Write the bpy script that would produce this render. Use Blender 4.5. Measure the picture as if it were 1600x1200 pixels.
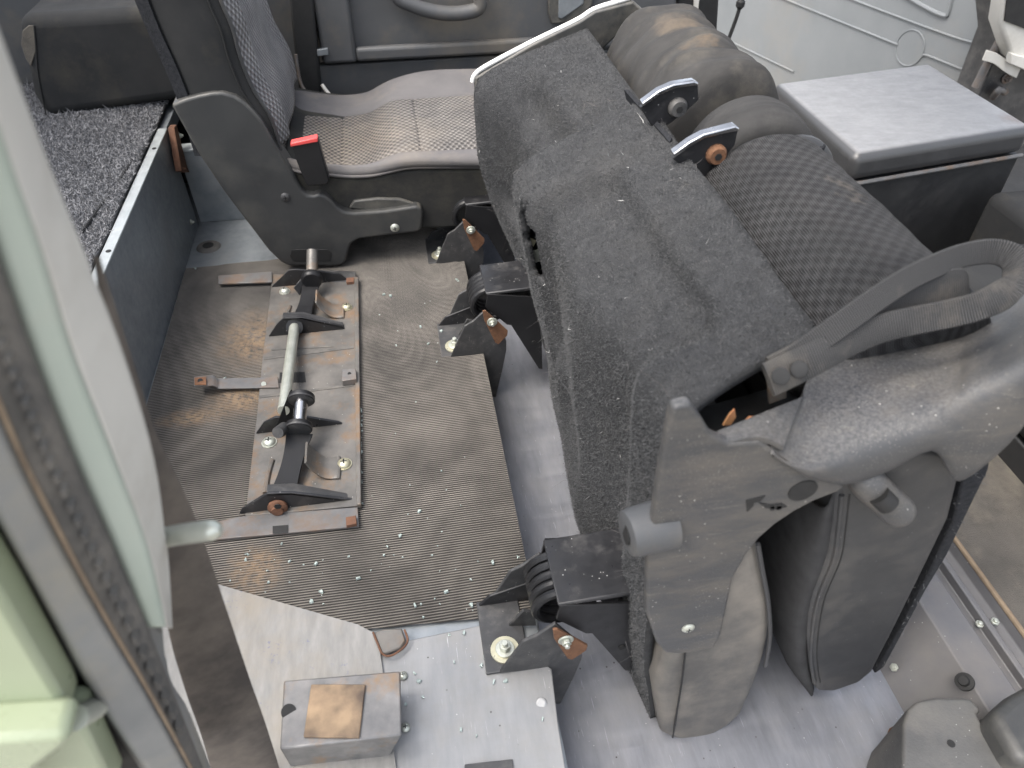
import bpy, bmesh, math, random
import numpy as np
from mathutils import Vector, Matrix
random.seed(7); rng = np.random.default_rng(7)
for o in list(bpy.data.objects): bpy.data.objects.remove(o)
S = bpy.context.scene
R = math.radians

# ------------------------------------------------------------------ camera
F = 1150.0; CAMZ = 0.8                      # focal length in photo pixels (1600 wide), lens height over the mat
PITCH = math.atan(1054/F); YAW = math.atan(253/math.hypot(F, 1054))
cam = bpy.data.cameras.new('camera'); camo = bpy.data.objects.new('camera', cam); S.collection.objects.link(camo)
camo.location = (0, 0, CAMZ); camo.rotation_euler = (math.pi/2-PITCH, 0, -YAW)
cam.sensor_width = 36; cam.lens = 36*F/1600; cam.clip_start = .02; cam.clip_end = 500
cam.dof.use_dof = True; cam.dof.focus_distance = 1.0; cam.dof.aperture_fstop = 7
S.camera = camo
# ------------------------------------------------------------------ world, sun, exposure
w = bpy.data.worlds.new('World'); S.world = w; w.use_nodes = True
nt = w.node_tree; bg = nt.nodes['Background']
sky = nt.nodes.new('ShaderNodeTexSky'); sky.sky_type = 'NISHITA'; sky.sun_disc = False
SUN = Vector((-.42, -.15, .88)).normalized()
sky.sun_elevation = math.asin(SUN.z); sky.sun_rotation = math.atan2(SUN.x, SUN.y)
sky.dust_density = 4.0; sky.air_density = 1.0; sky.ozone_density = 1.0
hs = nt.nodes.new('ShaderNodeHueSaturation'); hs.inputs['Saturation'].default_value = .42   # hazy white sky
nt.links.new(sky.outputs[0], hs.inputs['Color']); nt.links.new(hs.outputs[0], bg.inputs[0]); bg.inputs[1].default_value = .14
sl = bpy.data.lights.new('sun', 'SUN'); sl.energy = 1.0; sl.angle = R(35); sl.color = (1, .94, .86)
so = bpy.data.objects.new('sun', sl); S.collection.objects.link(so); so.rotation_euler = SUN.to_track_quat('Z', 'Y').to_euler()
S.view_settings.view_transform = 'Standard'; S.view_settings.look = 'None'
S.view_settings.exposure = 1.8; S.view_settings.gamma = 1
S.render.engine = 'CYCLES'
try:
    S.cycles.max_bounces = 6; S.cycles.diffuse_bounces = 4; S.cycles.caustics_reflective = False; S.cycles.caustics_refractive = False
except Exception: pass

# ------------------------------------------------------------------ measuring helpers: where a line of sight meets a real plane
_f = np.array([math.sin(YAW)*math.cos(PITCH), math.cos(YAW)*math.cos(PITCH), -math.sin(PITCH)])
_r = np.array([math.cos(YAW), -math.sin(YAW), 0.0]); _u = np.cross(_r, _f); _c = np.array([0, 0, CAMZ])
def ray(x, y): return _f + _r*(x-800)/F - _u*(y-600)/F
def pz(x, y, z=0.0): d = ray(x, y); return Vector(_c + d*((z-CAMZ)/d[2]))
def py(x, y, Y): d = ray(x, y); return Vector(_c + d*(Y/d[1]))
def px(x, y, X): d = ray(x, y); return Vector(_c + d*(X/d[0]))
def ppl(x, y, p0, n): d = Vector(ray(x, y)); c = Vector(_c); return c + d*((Vector(p0)-c).dot(n)/d.dot(n))

# ------------------------------------------------------------------ materials
def lin(c): return tuple(((v/12.92) if v <= .04045 else ((v+.055)/1.055)**2.4) for v in c)
class N:
    def __init__(s, name):
        s.m = bpy.data.materials.new(name); s.m.use_nodes = True; s.t = s.m.node_tree
        s.b = s.t.nodes['Principled BSDF']; s.tc = s.t.nodes.new('ShaderNodeTexCoord')
    def n(s, k, **kw):
        x = s.t.nodes.new(k)
        for a, v in kw.items(): setattr(x, a, v)
        return x
    def l(s, a, b): s.t.links.new(a, b)
    def coord(s, kind='Object', scale=(1, 1, 1), rot=(0, 0, 0), loc=(0, 0, 0)):
        m = s.n('ShaderNodeMapping'); m.inputs['Scale'].default_value = scale; m.inputs['Rotation'].default_value = rot; m.inputs['Location'].default_value = loc
        s.l(s.tc.outputs[kind], m.inputs[0]); return m.outputs[0]
    def noise(s, scale, detail=4, rough=.6, co=None, dist=0):
        x = s.n('ShaderNodeTexNoise'); x.inputs['Scale'].default_value = scale; x.inputs['Detail'].default_value = detail
        x.inputs['Roughness'].default_value = rough; x.inputs['Distortion'].default_value = dist
        s.l(co if co else s.tc.outputs['Object'], x.inputs['Vector']); return x.outputs['Fac']
    def vor(s, scale, co=None, feat='F1'):
        x = s.n('ShaderNodeTexVoronoi'); x.feature = feat; x.inputs['Scale'].default_value = scale
        s.l(co if co else s.tc.outputs['Object'], x.inputs['Vector']); return x.outputs['Distance']
    def ramp(s, fac, a, b, ca=(0, 0, 0, 1), cb=(1, 1, 1, 1)):
        x = s.n('ShaderNodeValToRGB'); e = x.color_ramp.elements
        e[0].position = a; e[1].position = b; e[0].color = ca; e[1].color = cb
        s.l(fac, x.inputs[0]); return x.outputs[0]
    def mix(s, fac, a, b, mode='MIX'):
        x = s.n('ShaderNodeMix', data_type='RGBA', blend_type=mode)
        for v, i in ((fac, 0), (a, 6), (b, 7)):
            if isinstance(v, (int, float)): x.inputs[i].default_value = v
            elif isinstance(v, tuple): x.inputs[i].default_value = (*v[:3], 1)
            else: s.l(v, x.inputs[i])
        return x.outputs[2]
    def math(s, op, a, b=0.0):
        x = s.n('ShaderNodeMath', operation=op)
        for v, i in ((a, 0), (b, 1)):
            if isinstance(v, (int, float)): x.inputs[i].default_value = v
            else: s.l(v, x.inputs[i])
        return x.outputs[0]
    def blob(s, p, rad, soft=.5, sc=(1, 1, 1), nz=.5, nscale=25):
        # irregular stain round a point of the surface
        m = s.n('ShaderNodeMapping'); m.inputs['Location'].default_value = tuple(-p[i]*sc[i] for i in range(3)); m.inputs['Scale'].default_value = sc
        s.l(s.tc.outputs['Object'], m.inputs[0])
        v = s.n('ShaderNodeVectorMath', operation='LENGTH'); s.l(m.outputs[0], v.inputs[0])
        d = s.math('DIVIDE', v.outputs['Value'], rad)
        d = s.math('ADD', d, s.math('MULTIPLY', s.math('SUBTRACT', s.noise(nscale, 5, .7), .5), nz*2))
        return s.ramp(d, 1-soft, 1.0, (1, 1, 1, 1), (0, 0, 0, 1))
    def bump(s, h, strength=.3, dist=.002, prev=None):
        x = s.n('ShaderNodeBump'); x.inputs['Strength'].default_value = strength; x.inputs['Distance'].default_value = dist
        s.l(h, x.inputs['Height'])
        if prev: s.l(prev, x.inputs['Normal'])
        return x.outputs[0]
    def done(s, col, rough=.6, metal=0.0, nrm=None, spec=.5):
        for v, k in ((col, 'Base Color'), (rough, 'Roughness'), (metal, 'Metallic'), (nrm, 'Normal'), (spec, 'Specular IOR Level')):
            if v is None: continue
            if isinstance(v, (int, float)): s.b.inputs[k].default_value = v
            elif isinstance(v, tuple): s.b.inputs[k].default_value = (*v[:3], 1)
            else: s.l(v, s.b.inputs[k])
        return s.m

def generic(name, c1, c2=None, scale=18, rough=.6, rvar=.12, metal=0.0, bump=.15, bscale=400, bdist=.001, dust=None, dscale=9, dlo=.5, dhi=.75,
            speck=None, sscale=120, sth=.12, stretch=None, spec=.5, extra=None):
    n = N(name); co = n.coord('Object', stretch) if stretch else None
    f = n.noise(scale, 6, .62, co)
    col = n.ramp(f, .3, .7, (*c1, 1), (*(c2 or tuple(v*1.4 for v in c1)), 1))
    r = n.ramp(n.noise(scale*2.3, 5, .6, co), .3, .7, (max(rough-rvar, .03),)*3+(1,), (min(rough+rvar, 1),)*3+(1,))
    if dust:
        d = n.ramp(n.noise(dscale, 8, .68), dlo, dhi); col = n.mix(d, col, dust); r = n.mix(d, r, (.85, .85, .85))
    if speck:
        k = n.ramp(n.vor(sscale), sth*.6, sth, (1, 1, 1, 1), (0, 0, 0, 1))
        k = n.math('MULTIPLY', k, n.ramp(n.noise(sscale*.25, 3), .5, .6)); col = n.mix(k, col, speck)
    if extra:
        for p, rad, cc, sc, amt in extra:
            col = n.mix(n.math('MULTIPLY', n.blob(p, rad, .6, sc), amt), col, cc)
    nr = n.bump(n.noise(bscale, 4, .6, co), bump, bdist) if bump else None
    return n.done(col, r, metal, nr, spec)

MT = {}
def scratched(name, c1, c2, rough, metal, dust, dlo, dhi, rot, seedscale=9):
    n = N(name); co = n.coord('Object', (5, 1, 1), (0, 0, rot)); co2 = n.coord('Object', (1, 9, 1), (0, 0, rot+.5))
    col = n.ramp(n.noise(seedscale, 8, .7, co), .3, .7, (*c1, 1), (*c2, 1))
    d = n.ramp(n.noise(7, 8, .68), dlo, dhi); col = n.mix(n.math('MULTIPLY', d, .7), col, dust)
    sc = n.ramp(n.noise(60, 3, .5, n.coord('Object', (9, .5, 1), (0, 0, rot+.12))), .66, .72); sc = n.math('MULTIPLY', sc, n.ramp(n.noise(9, 3), .45, .6)); col = n.mix(n.math('MULTIPLY', sc, .6), col, tuple(min(v*2.2, .75) for v in c2))
    k = n.math('MULTIPLY', n.ramp(n.vor(110), .05, .09, (1, 1, 1, 1), (0, 0, 0, 1)), n.ramp(n.noise(22, 3), .5, .6)); col = n.mix(k, col, (.5, .5, .48))
    kd = n.math('MULTIPLY', n.ramp(n.vor(75), .05, .10, (1, 1, 1, 1), (0, 0, 0, 1)), n.ramp(n.noise(17, 3), .52, .6)); col = n.mix(kd, col, (.05, .045, .04))
    rg = n.ramp(n.noise(seedscale, 8, .7, co2), .3, .7, (rough-.1,)*3+(1,), (rough+.16,)*3+(1,)); rg = n.mix(d, rg, (.75, .75, .75))
    return n.done(col, rg, metal, n.bump(n.noise(120, 5, .7, co), .06, .001), .5)
MT['floor'] = scratched('scratched_blue_grey_floor', (.17, .176, .195), (.255, .262, .285), .38, .42, (.26, .25, .24), .5, .85, .25)
MT['plate'] = scratched('worn_aluminium_plate', (.205, .21, .216), (.29, .29, .288), .42, .4, (.25, .232, .20), .45, .8, -1.4, 6)
MT['printed'] = None
MT['riser'] = generic('dusty_riser_metal', (.11, .11, .118), (.165, .162, .162), 9, .6, .08, .25, .1, 250, dust=(.20, .185, .17), dscale=8, dlo=.45, dhi=.85, speck=(.45, .44, .42), sscale=120, sth=.09)
MT['galv'] = generic('galvanised_steel', (.20, .22, .235), (.28, .30, .315), 40, .45, .1, .5, .08, 200, dust=(.2, .2, .19), dscale=5, dlo=.5, dhi=.9)
MT['edge'] = generic('bright_worn_edge', (.34, .365, .365), (.44, .465, .465), 60, .45, .1, .3, .1, 200)
MT['black'] = generic('black_painted_steel', (.012, .012, .013), (.022, .022, .024), 25, .38, .12, 0, .1, 300, dust=(.10, .095, .09), dscale=30, dlo=.55, dhi=.95, speck=(.45, .44, .42), sscale=170, sth=.13)
MT['blackclean'] = generic('black_satin_steel', (.010, .010, .011), (.016, .016, .017), 25, .42, .08, 0, .05, 300, spec=.35)
MT['bracket'] = generic('dusty_grey_steel', (.035, .035, .037), (.065, .065, .065), 25, .5, .12, .2, .12, 300, dust=(.16, .15, .14), dscale=25, dlo=.5, dhi=.9, speck=(.5, .48, .45), sscale=200, sth=.1)
MT['frame'] = generic('bare_scuffed_steel', (.085, .082, .077), (.175, .163, .148), 22, .5, .12, .25, .2, 120, .002, dust=(.20, .12, .062), dscale=16, dlo=.50, dhi=.70, speck=(.6, .58, .53), sscale=150, sth=.1)
MT['strip'] = generic('grey_steel_strip', (.105, .105, .107), (.17, .165, .16), 20, .5, .1, .25, .1, 260, dust=(.17, .11, .07), dscale=22, dlo=.44, dhi=.72)
MT['rust'] = generic('orange_rust', (.095, .045, .025), (.19, .092, .046), 90, .9, .08, 0, .5, 300, .002, dust=(.10, .04, .02), dscale=90, dlo=.55, dhi=.7)
MT['rustbrown'] = generic('brown_rust', (.09, .045, .028), (.17, .08, .045), 60, .85, .1, 0, .4, 300, .002)
MT['zinc'] = generic('zinc_plated', (.42, .44, .38), (.55, .56, .5), 50, .42, .12, .6, .05, 300)
MT['zincgold'] = generic('yellow_zinc', (.42, .40, .28), (.55, .52, .38), 80, .38, .12, .6, .05, 300)
MT['chrome'] = generic('bright_chrome', (.42, .42, .43), (.55, .55, .56), 40, .22, .08, 1.0, .02, 300)
MT['plastic'] = None
def _darkplastic():
    n = N('dark_grained_plastic'); col = n.ramp(n.noise(12, 6), .3, .7, (.026, .027, .028, 1), (.040, .041, .041, 1))
    d = n.ramp(n.noise(5, 8, .68), .55, .95); col = n.mix(d, col, (.10, .095, .08))
    ge = n.n('ShaderNodeNewGeometry'); e = n.math('MULTIPLY', n.ramp(ge.outputs['Pointiness'], .52, .58), n.ramp(n.noise(25, 5, .7), .35, .65)); col = n.mix(n.math('MULTIPLY', e, .8), col, (.19, .175, .145))
    return n.done(col, n.ramp(d, 0, 1, (.48, .48, .48, 1), (.75, .75, .75, 1)), 0, n.bump(n.noise(900, 3), .18, .0006), .5)
MT['darkplastic'] = _darkplastic()
MT['trim'] = generic('door_trim_plastic', (.055, .057, .06), (.075, .077, .08), 8, .55, .06, 0, .2, 700, .0006, dust=(.16, .135, .10), dscale=5, dlo=.52, dhi=.9)
MT['blacktrim'] = generic('black_matt_trim', (.008, .008, .008), (.014, .014, .014), 20, .7, .1, 0, .1, 300)
MT['vinyl'] = generic('charcoal_vinyl', (.026, .027, .029), (.042, .042, .043), 10, .48, .08, 0, .22, 700, .0006, dust=(.15, .135, .115), dscale=6, dlo=.5, dhi=.95, speck=(.3, .3, .3), sscale=160, sth=.08)
MT['dustyvinyl'] = generic('dusty_vinyl', (.06, .058, .055), (.10, .095, .088), 10, .55, .08, 0, .2, 700, .0006, dust=(.28, .25, .21), dscale=7, dlo=.42, dhi=.85, stretch=(1, 1, .35))
MT['felt'] = generic('black_felt', (.018, .019, .021), (.035, .036, .04), 200, .95, .04, 0, .6, 500, .003, spec=.1)
MT['carpetbase'] = generic('charcoal_carpet', (.041, .042, .044), (.063, .064, .066), 60, .97, .03, 0, .9, 420, .004, dust=(.085, .083, .08), dscale=10, dlo=.5, dhi=.95, spec=.08)
MT['fibre'] = generic('carpet_fibre', (.058, .060, .062), (.130, .131, .132), 160, .9, .05, 0, 0, spec=.1)
MT['loopbase'] = generic('loop_carpet_base', (.05, .051, .054), (.10, .101, .106), 170, .97, .03, 0, .9, 300, .006, spec=.08)
MT['loopfibre'] = generic('loop_carpet_yarn', (.09, .09, .094), (.36, .36, .37), 300, .85, .05, 0, 0, spec=.1)
MT['grey_fabric'] = generic('plain_grey_fabric', (.10, .096, .098), (.14, .133, .132), 9, .85, .06, 0, .35, 1200, .0006, dust=(.22, .19, .155), dscale=5, dlo=.5, dhi=.85, spec=.2)
MT['dark_fabric'] = generic('dark_flat_fabric', (.02, .021, .022), (.034, .034, .034), 9, .85, .06, 0, .35, 1200, .0006, dust=(.09, .08, .06), dscale=5, dlo=.5, dhi=.95, spec=.2)
MT['olive'] = generic('dark_dusty_cushion_side', (.022, .022, .022), (.035, .034, .031), 12, .8, .06, 0, .3, 900, .0006, dust=(.11, .10, .075), dscale=7, dlo=.48, dhi=.9, spec=.25)
MT['panelgrey'] = generic('pale_grey_door_panel', (.150, .162, .168), (.19, .20, .205), 4, .5, .08, 0, .12, 600, .0006, dust=(.22, .205, .18), dscale=3, dlo=.5, dhi=.9)
MT['cream'] = generic('weathered_cream_paint', (.54, .525, .48), (.62, .60, .55), 10, .45, .1, 0, .04, 200, dust=(.38, .35, .30), dscale=8, dlo=.5, dhi=.85)
MT['greenpaint'] = generic('faded_green_paint', (.27, .31, .20), (.34, .38, .265), 5, .3, .08, 0, .03, 200)
MT['palegreen'] = generic('pale_paint_green_glow', (.34, .39, .33), (.41, .45, .39), 8, .4, .1, 0, .04, 200, dust=(.38, .36, .3), dscale=8, dlo=.55, dhi=.9)  # pale jamb paint with the greenish glow beside the seal mixed into its colour
MT['greybody'] = generic('grey_painted_jamb', (.15, .155, .155), (.23, .23, .22), 12, .55, .1, 0, .06, 200, dust=(.30, .27, .20), dscale=9, dlo=.5, dhi=.85)
MT['rubber'] = generic('black_rubber_seal', (.065, .062, .058), (.10, .095, .088), 20, .6, .1, 0, .2, 250, dust=(.22, .2, .17), dscale=25, dlo=.5, dhi=.85)
MT['webbing'] = None
MT['headlining'] = generic('roof_lining', (.30, .30, .29), (.36, .36, .35), 6, .8, .05, 0, .1, 300)
MT['ground'] = generic('gravel_yard', (.20, .19, .175), (.33, .31, .28), 3, .9, .05, 0, .6, 60, .02)
MT['red'] = generic('red_plastic', (.62, .06, .06), (.7, .09, .08), 20, .4, .05, 0, .05, 300)
MT['white'] = generic('white_plastic_edge', (.72, .71, .68), (.8, .79, .76), 20, .5, .05, 0, .05, 300)
MT['tanpad'] = None
MT['covergrey'] = generic('scuffed_grey_plastic', (.055, .055, .055), (.09, .089, .086), 12, .6, .1, 0, .3, 300, .002, dust=(.15, .14, .125), dscale=10, dlo=.45, dhi=.85, speck=(.4, .4, .38), sscale=140, sth=.1)
MT['tanedge'] = generic('tan_rubber_edge', (.13, .095, .065), (.24, .18, .12), 30, .85, .08, 0, .3, 250)
MT['boxvinyl'] = generic('black_box_vinyl', (.018, .018, .019), (.027, .027, .027), 14, .5, .08, 0, .2, 600, .0006, dust=(.07, .065, .06), dscale=6, dlo=.55, dhi=1.0)
MT['leaf'] = generic('dry_leaf', (.35, .12, .06), (.5, .28, .12), 60, .8, .05, 0, .2, 300)
MT['brownmat'] = generic('dirty_brown_mat', (.06, .055, .048), (.10, .09, .078), 14, .85, .08, 0, .5, 500, .003, dust=(.19, .165, .13), dscale=8, dlo=.48, dhi=.8)

def _printed():
    n = N('printed_grey_metal'); co = n.coord('Object', (4, 1, 1), (0, 0, R(-20)))
    col = n.ramp(n.noise(22, 6, .65, co), .3, .7, (.185, .182, .174, 1), (.265, .258, .244, 1))
    k = n.math('MULTIPLY', n.ramp(n.noise(160, 4, .7), .58, .66), n.ramp(n.noise(16, 3), .55, .62)); col = n.mix(k, col, (.10, .12, .22))
    d = n.ramp(n.noise(7, 6, .65), .5, .8); col = n.mix(d, col, (.25, .215, .165))
    return n.done(col, .48, .35, n.bump(n.noise(200, 4, .6, co), .08, .001))
MT['printed'] = _printed()

def _ribmat():
    n = N('ribbed_rubber'); at = n.n('ShaderNodeAttribute'); at.attribute_name = 'rib'
    h = at.outputs['Fac']
    base = n.ramp(n.noise(9, 5, .6), .3, .7, (.020, .019, .018, 1), (.034, .031, .028, 1))
    # dust sits on the rib crowns; how much of it changes in patches
    dust = n.ramp(n.noise(6, 7, .62), .30, .66, (.060, .056, .051, 1), (.225, .203, .178, 1))
    top = n.ramp(h, .5, .85)
    col = n.mix(top, base, dust)
    s1 = n.math('MAXIMUM', n.blob(pz(395, 530), .075, .7, (1, .8, 1), .55, 30), n.blob(pz(385, 620), .07, .7, (1, 1.3, 1), .55, 30))
    s1 = n.math('MAXIMUM', s1, n.blob(pz(300, 655), .05, .8, (.8, 2, 1), .6, 30))
    s1 = n.math('MAXIMUM', s1, n.blob(pz(400, 890), .045, .9, (1, 1, 1), .6, 40))
    s1 = n.math('MULTIPLY', s1, n.ramp(n.noise(120, 4, .7), .35, .6)); col = n.mix(n.math('MULTIPLY', s1, .6), col, (.30, .20, .115))
    dark_patch = n.blob(pz(340, 720), .07, .7, (1, 1, 1), .5, 18); dark_patch = n.math('MAXIMUM', dark_patch, n.blob(pz(640, 480), .09, .8, (.8, 1, 1), .5, 14))
    dark_patch = n.math('MAXIMUM', dark_patch, n.blob(pz(330, 480), .17, .8, (1, .7, 1), .5, 10))
    col = n.mix(n.math('MULTIPLY', dark_patch, .4), col, (.022, .022, .022))  # dark patches laid over the mat colour
    return n.done(col, .78, 0, n.bump(n.noise(500, 3), .15, .001), .3)
MT['ribmat'] = _ribmat()

def _plastic():
    n = N('dusty_moulded_plastic')
    col = n.ramp(n.noise(10, 5), .3, .7, (.045, .046, .048, 1), (.062, .062, .063, 1))
    d = n.ramp(n.noise(9, 10, .74, n.coord('Object', (1, 1, 3.0), (0, R(14), 0))), .44, .74)
    col = n.mix(n.math('MULTIPLY', d, .62), col, (.17, .148, .12))
    sc = n.ramp(n.noise(55, 9, .82, n.coord('Object', (.3, 1, 3.2), (0, R(-22), 0))), .58, .70); col = n.mix(n.math('MULTIPLY', sc, .45), col, (.27, .245, .20))
    ge = n.n('ShaderNodeNewGeometry'); sz = n.n('ShaderNodeSeparateXYZ'); n.l(ge.outputs['Normal'], sz.inputs[0])
    dn = n.math('MULTIPLY', n.ramp(sz.outputs['Z'], .55, .95), n.ramp(n.noise(400, 4, .8), .4, .68)); col = n.mix(n.math('MULTIPLY', dn, .35), col, (.26, .25, .24))
    k = n.math('MULTIPLY', n.ramp(n.vor(150), .05, .10, (1, 1, 1, 1), (0, 0, 0, 1)), n.ramp(n.noise(30, 3), .48, .6)); col = n.mix(k, col, (.55, .53, .48))
    k2 = n.math('MULTIPLY', n.ramp(n.vor(480), .10, .2, (1, 1, 1, 1), (0, 0, 0, 1)), n.ramp(n.noise(14, 3), .42, .6)); col = n.mix(n.math('MULTIPLY', k2, .55), col, (.36, .34, .30))
    nr = n.bump(n.noise(1100, 3), .25, .0006); nr = n.bump(n.noise(28, 6, .6, n.coord('Object', (.6, 1, 2.5))), .16, .003, nr)
    return n.done(col, n.ramp(d, 0, 1, (.45, .45, .45, 1), (.72, .72, .72, 1)), 0, nr, .45)
MT['plastic'] = _plastic()

def weave(name, hi, lo, bw, rh, mort=.2, bstr=.9, dist=.002, fine=0, tint=None, tints=(), rot=0):
    # woven cloth: rows of raised lozenges in the cloth's own metric UV
    n = N(name); co = n.coord('UV', rot=(0, 0, rot))
    wv = n.n('ShaderNodeTexNoise'); wv.inputs['Scale'].default_value = 18; n.l(co, wv.inputs['Vector'])
    off = n.n('ShaderNodeVectorMath', operation='MULTIPLY_ADD'); n.l(wv.outputs['Color'], off.inputs[0]); off.inputs[1].default_value = (.003, .003, 0); n.l(co, off.inputs[2])
    sp = n.n('ShaderNodeSeparateXYZ'); n.l(off.outputs[0], sp.inputs[0])
    cu_ = n.math('COSINE', n.math('MULTIPLY', sp.outputs['X'], 2*math.pi/bw)); cv_ = n.math('COSINE', n.math('MULTIPLY', sp.outputs['Y'], 2*math.pi/rh))
    h = n.math('ADD', n.math('MULTIPLY', n.math('MULTIPLY', cu_, cv_), .5), .5)
    col = n.ramp(h, mort, .8, (*lo, 1), (*hi, 1)); h = n.ramp(h, mort*.6, .9)
    if fine:
        s = n.n('ShaderNodeTexWave', wave_type='BANDS', bands_direction='X'); s.inputs['Scale'].default_value = fine; s.inputs['Distortion'].default_value = .6
        n.l(off.outputs[0], s.inputs['Vector']); col = n.mix(.55, col, n.mix(s.outputs['Fac'], tuple(v*.35 for v in hi), hi)); h = n.math('ADD', h, n.math('MULTIPLY', s.outputs['Fac'], .5))
    v = n.ramp(n.noise(14, 6, .65), .35, .7, (.75, .75, .75, 1), (1.2, 1.18, 1.14, 1)); col = n.mix(1.0, col, v, 'MULTIPLY')
    if tint:
        d = n.ramp(n.noise(5, 7, .65), .48, .78); col = n.mix(n.math('MULTIPLY', d, .5), col, tint)
    for p, rad, cc, sc, amt in tints:
        m = n.math('MULTIPLY', n.math('MULTIPLY', n.blob(p, rad, .8, sc, .6, 40), n.ramp(h, .1, .7)), amt); col = n.mix(m, col, cc)
    return n.done(col, .85, 0, n.bump(h, bstr, dist), .2)

# ------------------------------------------------------------------ mesh helpers
def link(o, parent=None):
    S.collection.objects.link(o)
    if parent:
        o.parent = parent
        if parent.type == 'EMPTY': o.matrix_parent_inverse = Matrix.Translation(-Vector(parent.location))
    return o
def shade(me, angle=38):
    for p in me.polygons: p.use_smooth = True
    try: me.set_sharp_from_angle(angle=R(angle))
    except Exception: pass
def mo(name, v, f, mat, parent=None, bevel=0, seg=2, angle=38, uv=None, sub=0, solid=0, weld=0):
    me = bpy.data.meshes.new(name); me.from_pydata([tuple(p) for p in v], [], f); me.update()
    bm = bmesh.new(); bm.from_mesh(me)
    if weld: bmesh.ops.remove_doubles(bm, verts=bm.verts, dist=weld)
    if uv is None: bmesh.ops.recalc_face_normals(bm, faces=bm.faces)
    bm.to_mesh(me); bm.free()
    if uv is not None:
        ul = me.uv_layers.new(name='UVMap')
        vi = np.zeros(len(me.loops), int); me.loops.foreach_get('vertex_index', vi)
        ul.data.foreach_set('uv', np.asarray(uv, np.float32)[vi].ravel())
    shade(me, angle)
    me.materials.append(MT[mat] if isinstance(mat, str) else mat)
    o = link(bpy.data.objects.new(name, me), parent)
    if solid: s = o.modifiers.new('solid', 'SOLIDIFY'); s.thickness = solid; s.offset = -1
    if bevel:
        b = o.modifiers.new('bevel', 'BEVEL'); b.width = bevel; b.segments = seg; b.limit_method = 'ANGLE'; b.angle_limit = R(30); b.harden_normals = False
    if sub: s = o.modifiers.new('sub', 'SUBSURF'); s.levels = sub; s.render_levels = sub
    return o
def tag(o, label, cat, group=None, kind=None):
    o['label'] = label; o['category'] = cat
    if group: o['group'] = group
    if kind: o['kind'] = kind
    return o
def st(o): o['kind'] = 'structure'; return o
def thing(name, loc, label, cat, group=None):
    o = bpy.data.objects.new(name, None); link(o); o.location = loc; o.empty_display_size = .03
    bpy.context.view_layer.update(); tag(o, label, cat, group); return o
def prism(name, a, d, mat, parent=None, **k):
    a = [Vector(p) for p in a]; d = Vector(d); n = len(a)
    v = a + [p+d for p in a]
    f = [tuple(range(n)), tuple(range(2*n-1, n-1, -1))] + [(i, (i+1) % n, n+(i+1) % n, n+i) for i in range(n)]
    return mo(name, v, f, mat, parent, **k)
def yprism(name, pts, Y, dy, mat, parent=None, **k): return prism(name, [py(x, y, Y) for x, y in pts], (0, dy, 0), mat, parent, **k)
def zprism(name, pts, z, dz, mat, parent=None, **k): return prism(name, [pz(x, y, z) for x, y in pts], (0, 0, dz), mat, parent, **k)
def box(name, lo, hi, mat, parent=None, **k):
    (a, b, c), (d, e, f_) = lo, hi
    return prism(name, [(a, b, c), (d, b, c), (d, e, c), (a, e, c)], (0, 0, f_-c), mat, parent, **k)
def ring_frame(d):
    d = d.normalized(); u = d.cross(Vector((0, 0, 1)))
    if u.length < .05: u = d.cross(Vector((1, 0, 0)))
    u.normalize(); return u, d.cross(u).normalized()
def cyl(name, p, q, r, mat, parent=None, n=24, r2=None, bevel=0, prof=None, **k):
    # lathe along p-q; prof = [(t, radius)]
    p, q = Vector(p), Vector(q); u, w_ = ring_frame(q-p); prof = prof or [(0, r), (1, r2 or r)]
    v = []; f = []
    for t, rr in prof:
        c = p.lerp(q, t)
        v += [c + (u*math.cos(a)+w_*math.sin(a))*rr for a in [2*math.pi*i/n for i in range(n)]]
    m = len(prof)
    for j in range(m-1):
        f += [(j*n+i, j*n+(i+1) % n, (j+1)*n+(i+1) % n, (j+1)*n+i) for i in range(n)]
    f += [tuple(range(n-1, -1, -1)), tuple(range((m-1)*n, m*n))]
    return mo(name, v, f, mat, parent, bevel=bevel, **k)
def catmull(P, n):
    P = [Vector(p) for p in P]; out = []
    for i in range(len(P)-1):
        a, b, c, d = P[max(i-1, 0)], P[i], P[i+1], P[min(i+2, len(P)-1)]
        for j in range(n):
            t = j/n; out.append(.5*((2*b)+(c-a)*t+(2*a-5*b+4*c-d)*t*t+(3*b-a-3*c+d)*t**3))
    out.append(P[-1]); return out
def tube(name, P, r, mat, parent=None, n=10, smooth=6, **k):
    P = catmull(P, smooth) if smooth else [Vector(p) for p in P]
    v = []; f = []; u = None
    for i, p in enumerate(P):
        d = (P[min(i+1, len(P)-1)]-P[max(i-1, 0)]).normalized()
        if u is None: u, _ = ring_frame(d)
        u = (u-d*u.dot(d)).normalized(); w_ = d.cross(u); rr = r(i/(len(P)-1)) if callable(r) else r
        v += [p+(u*math.cos(a)+w_*math.sin(a))*rr for a in [2*math.pi*j/n for j in range(n)]]
    for i in range(len(P)-1): f += [(i*n+j, i*n+(j+1) % n, (i+1)*n+(j+1) % n, (i+1)*n+j) for j in range(n)]
    f += [tuple(range(n-1, -1, -1)), tuple(range((len(P)-1)*n, len(P)*n))]
    return mo(name, v, f, mat, parent, **k)
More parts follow.
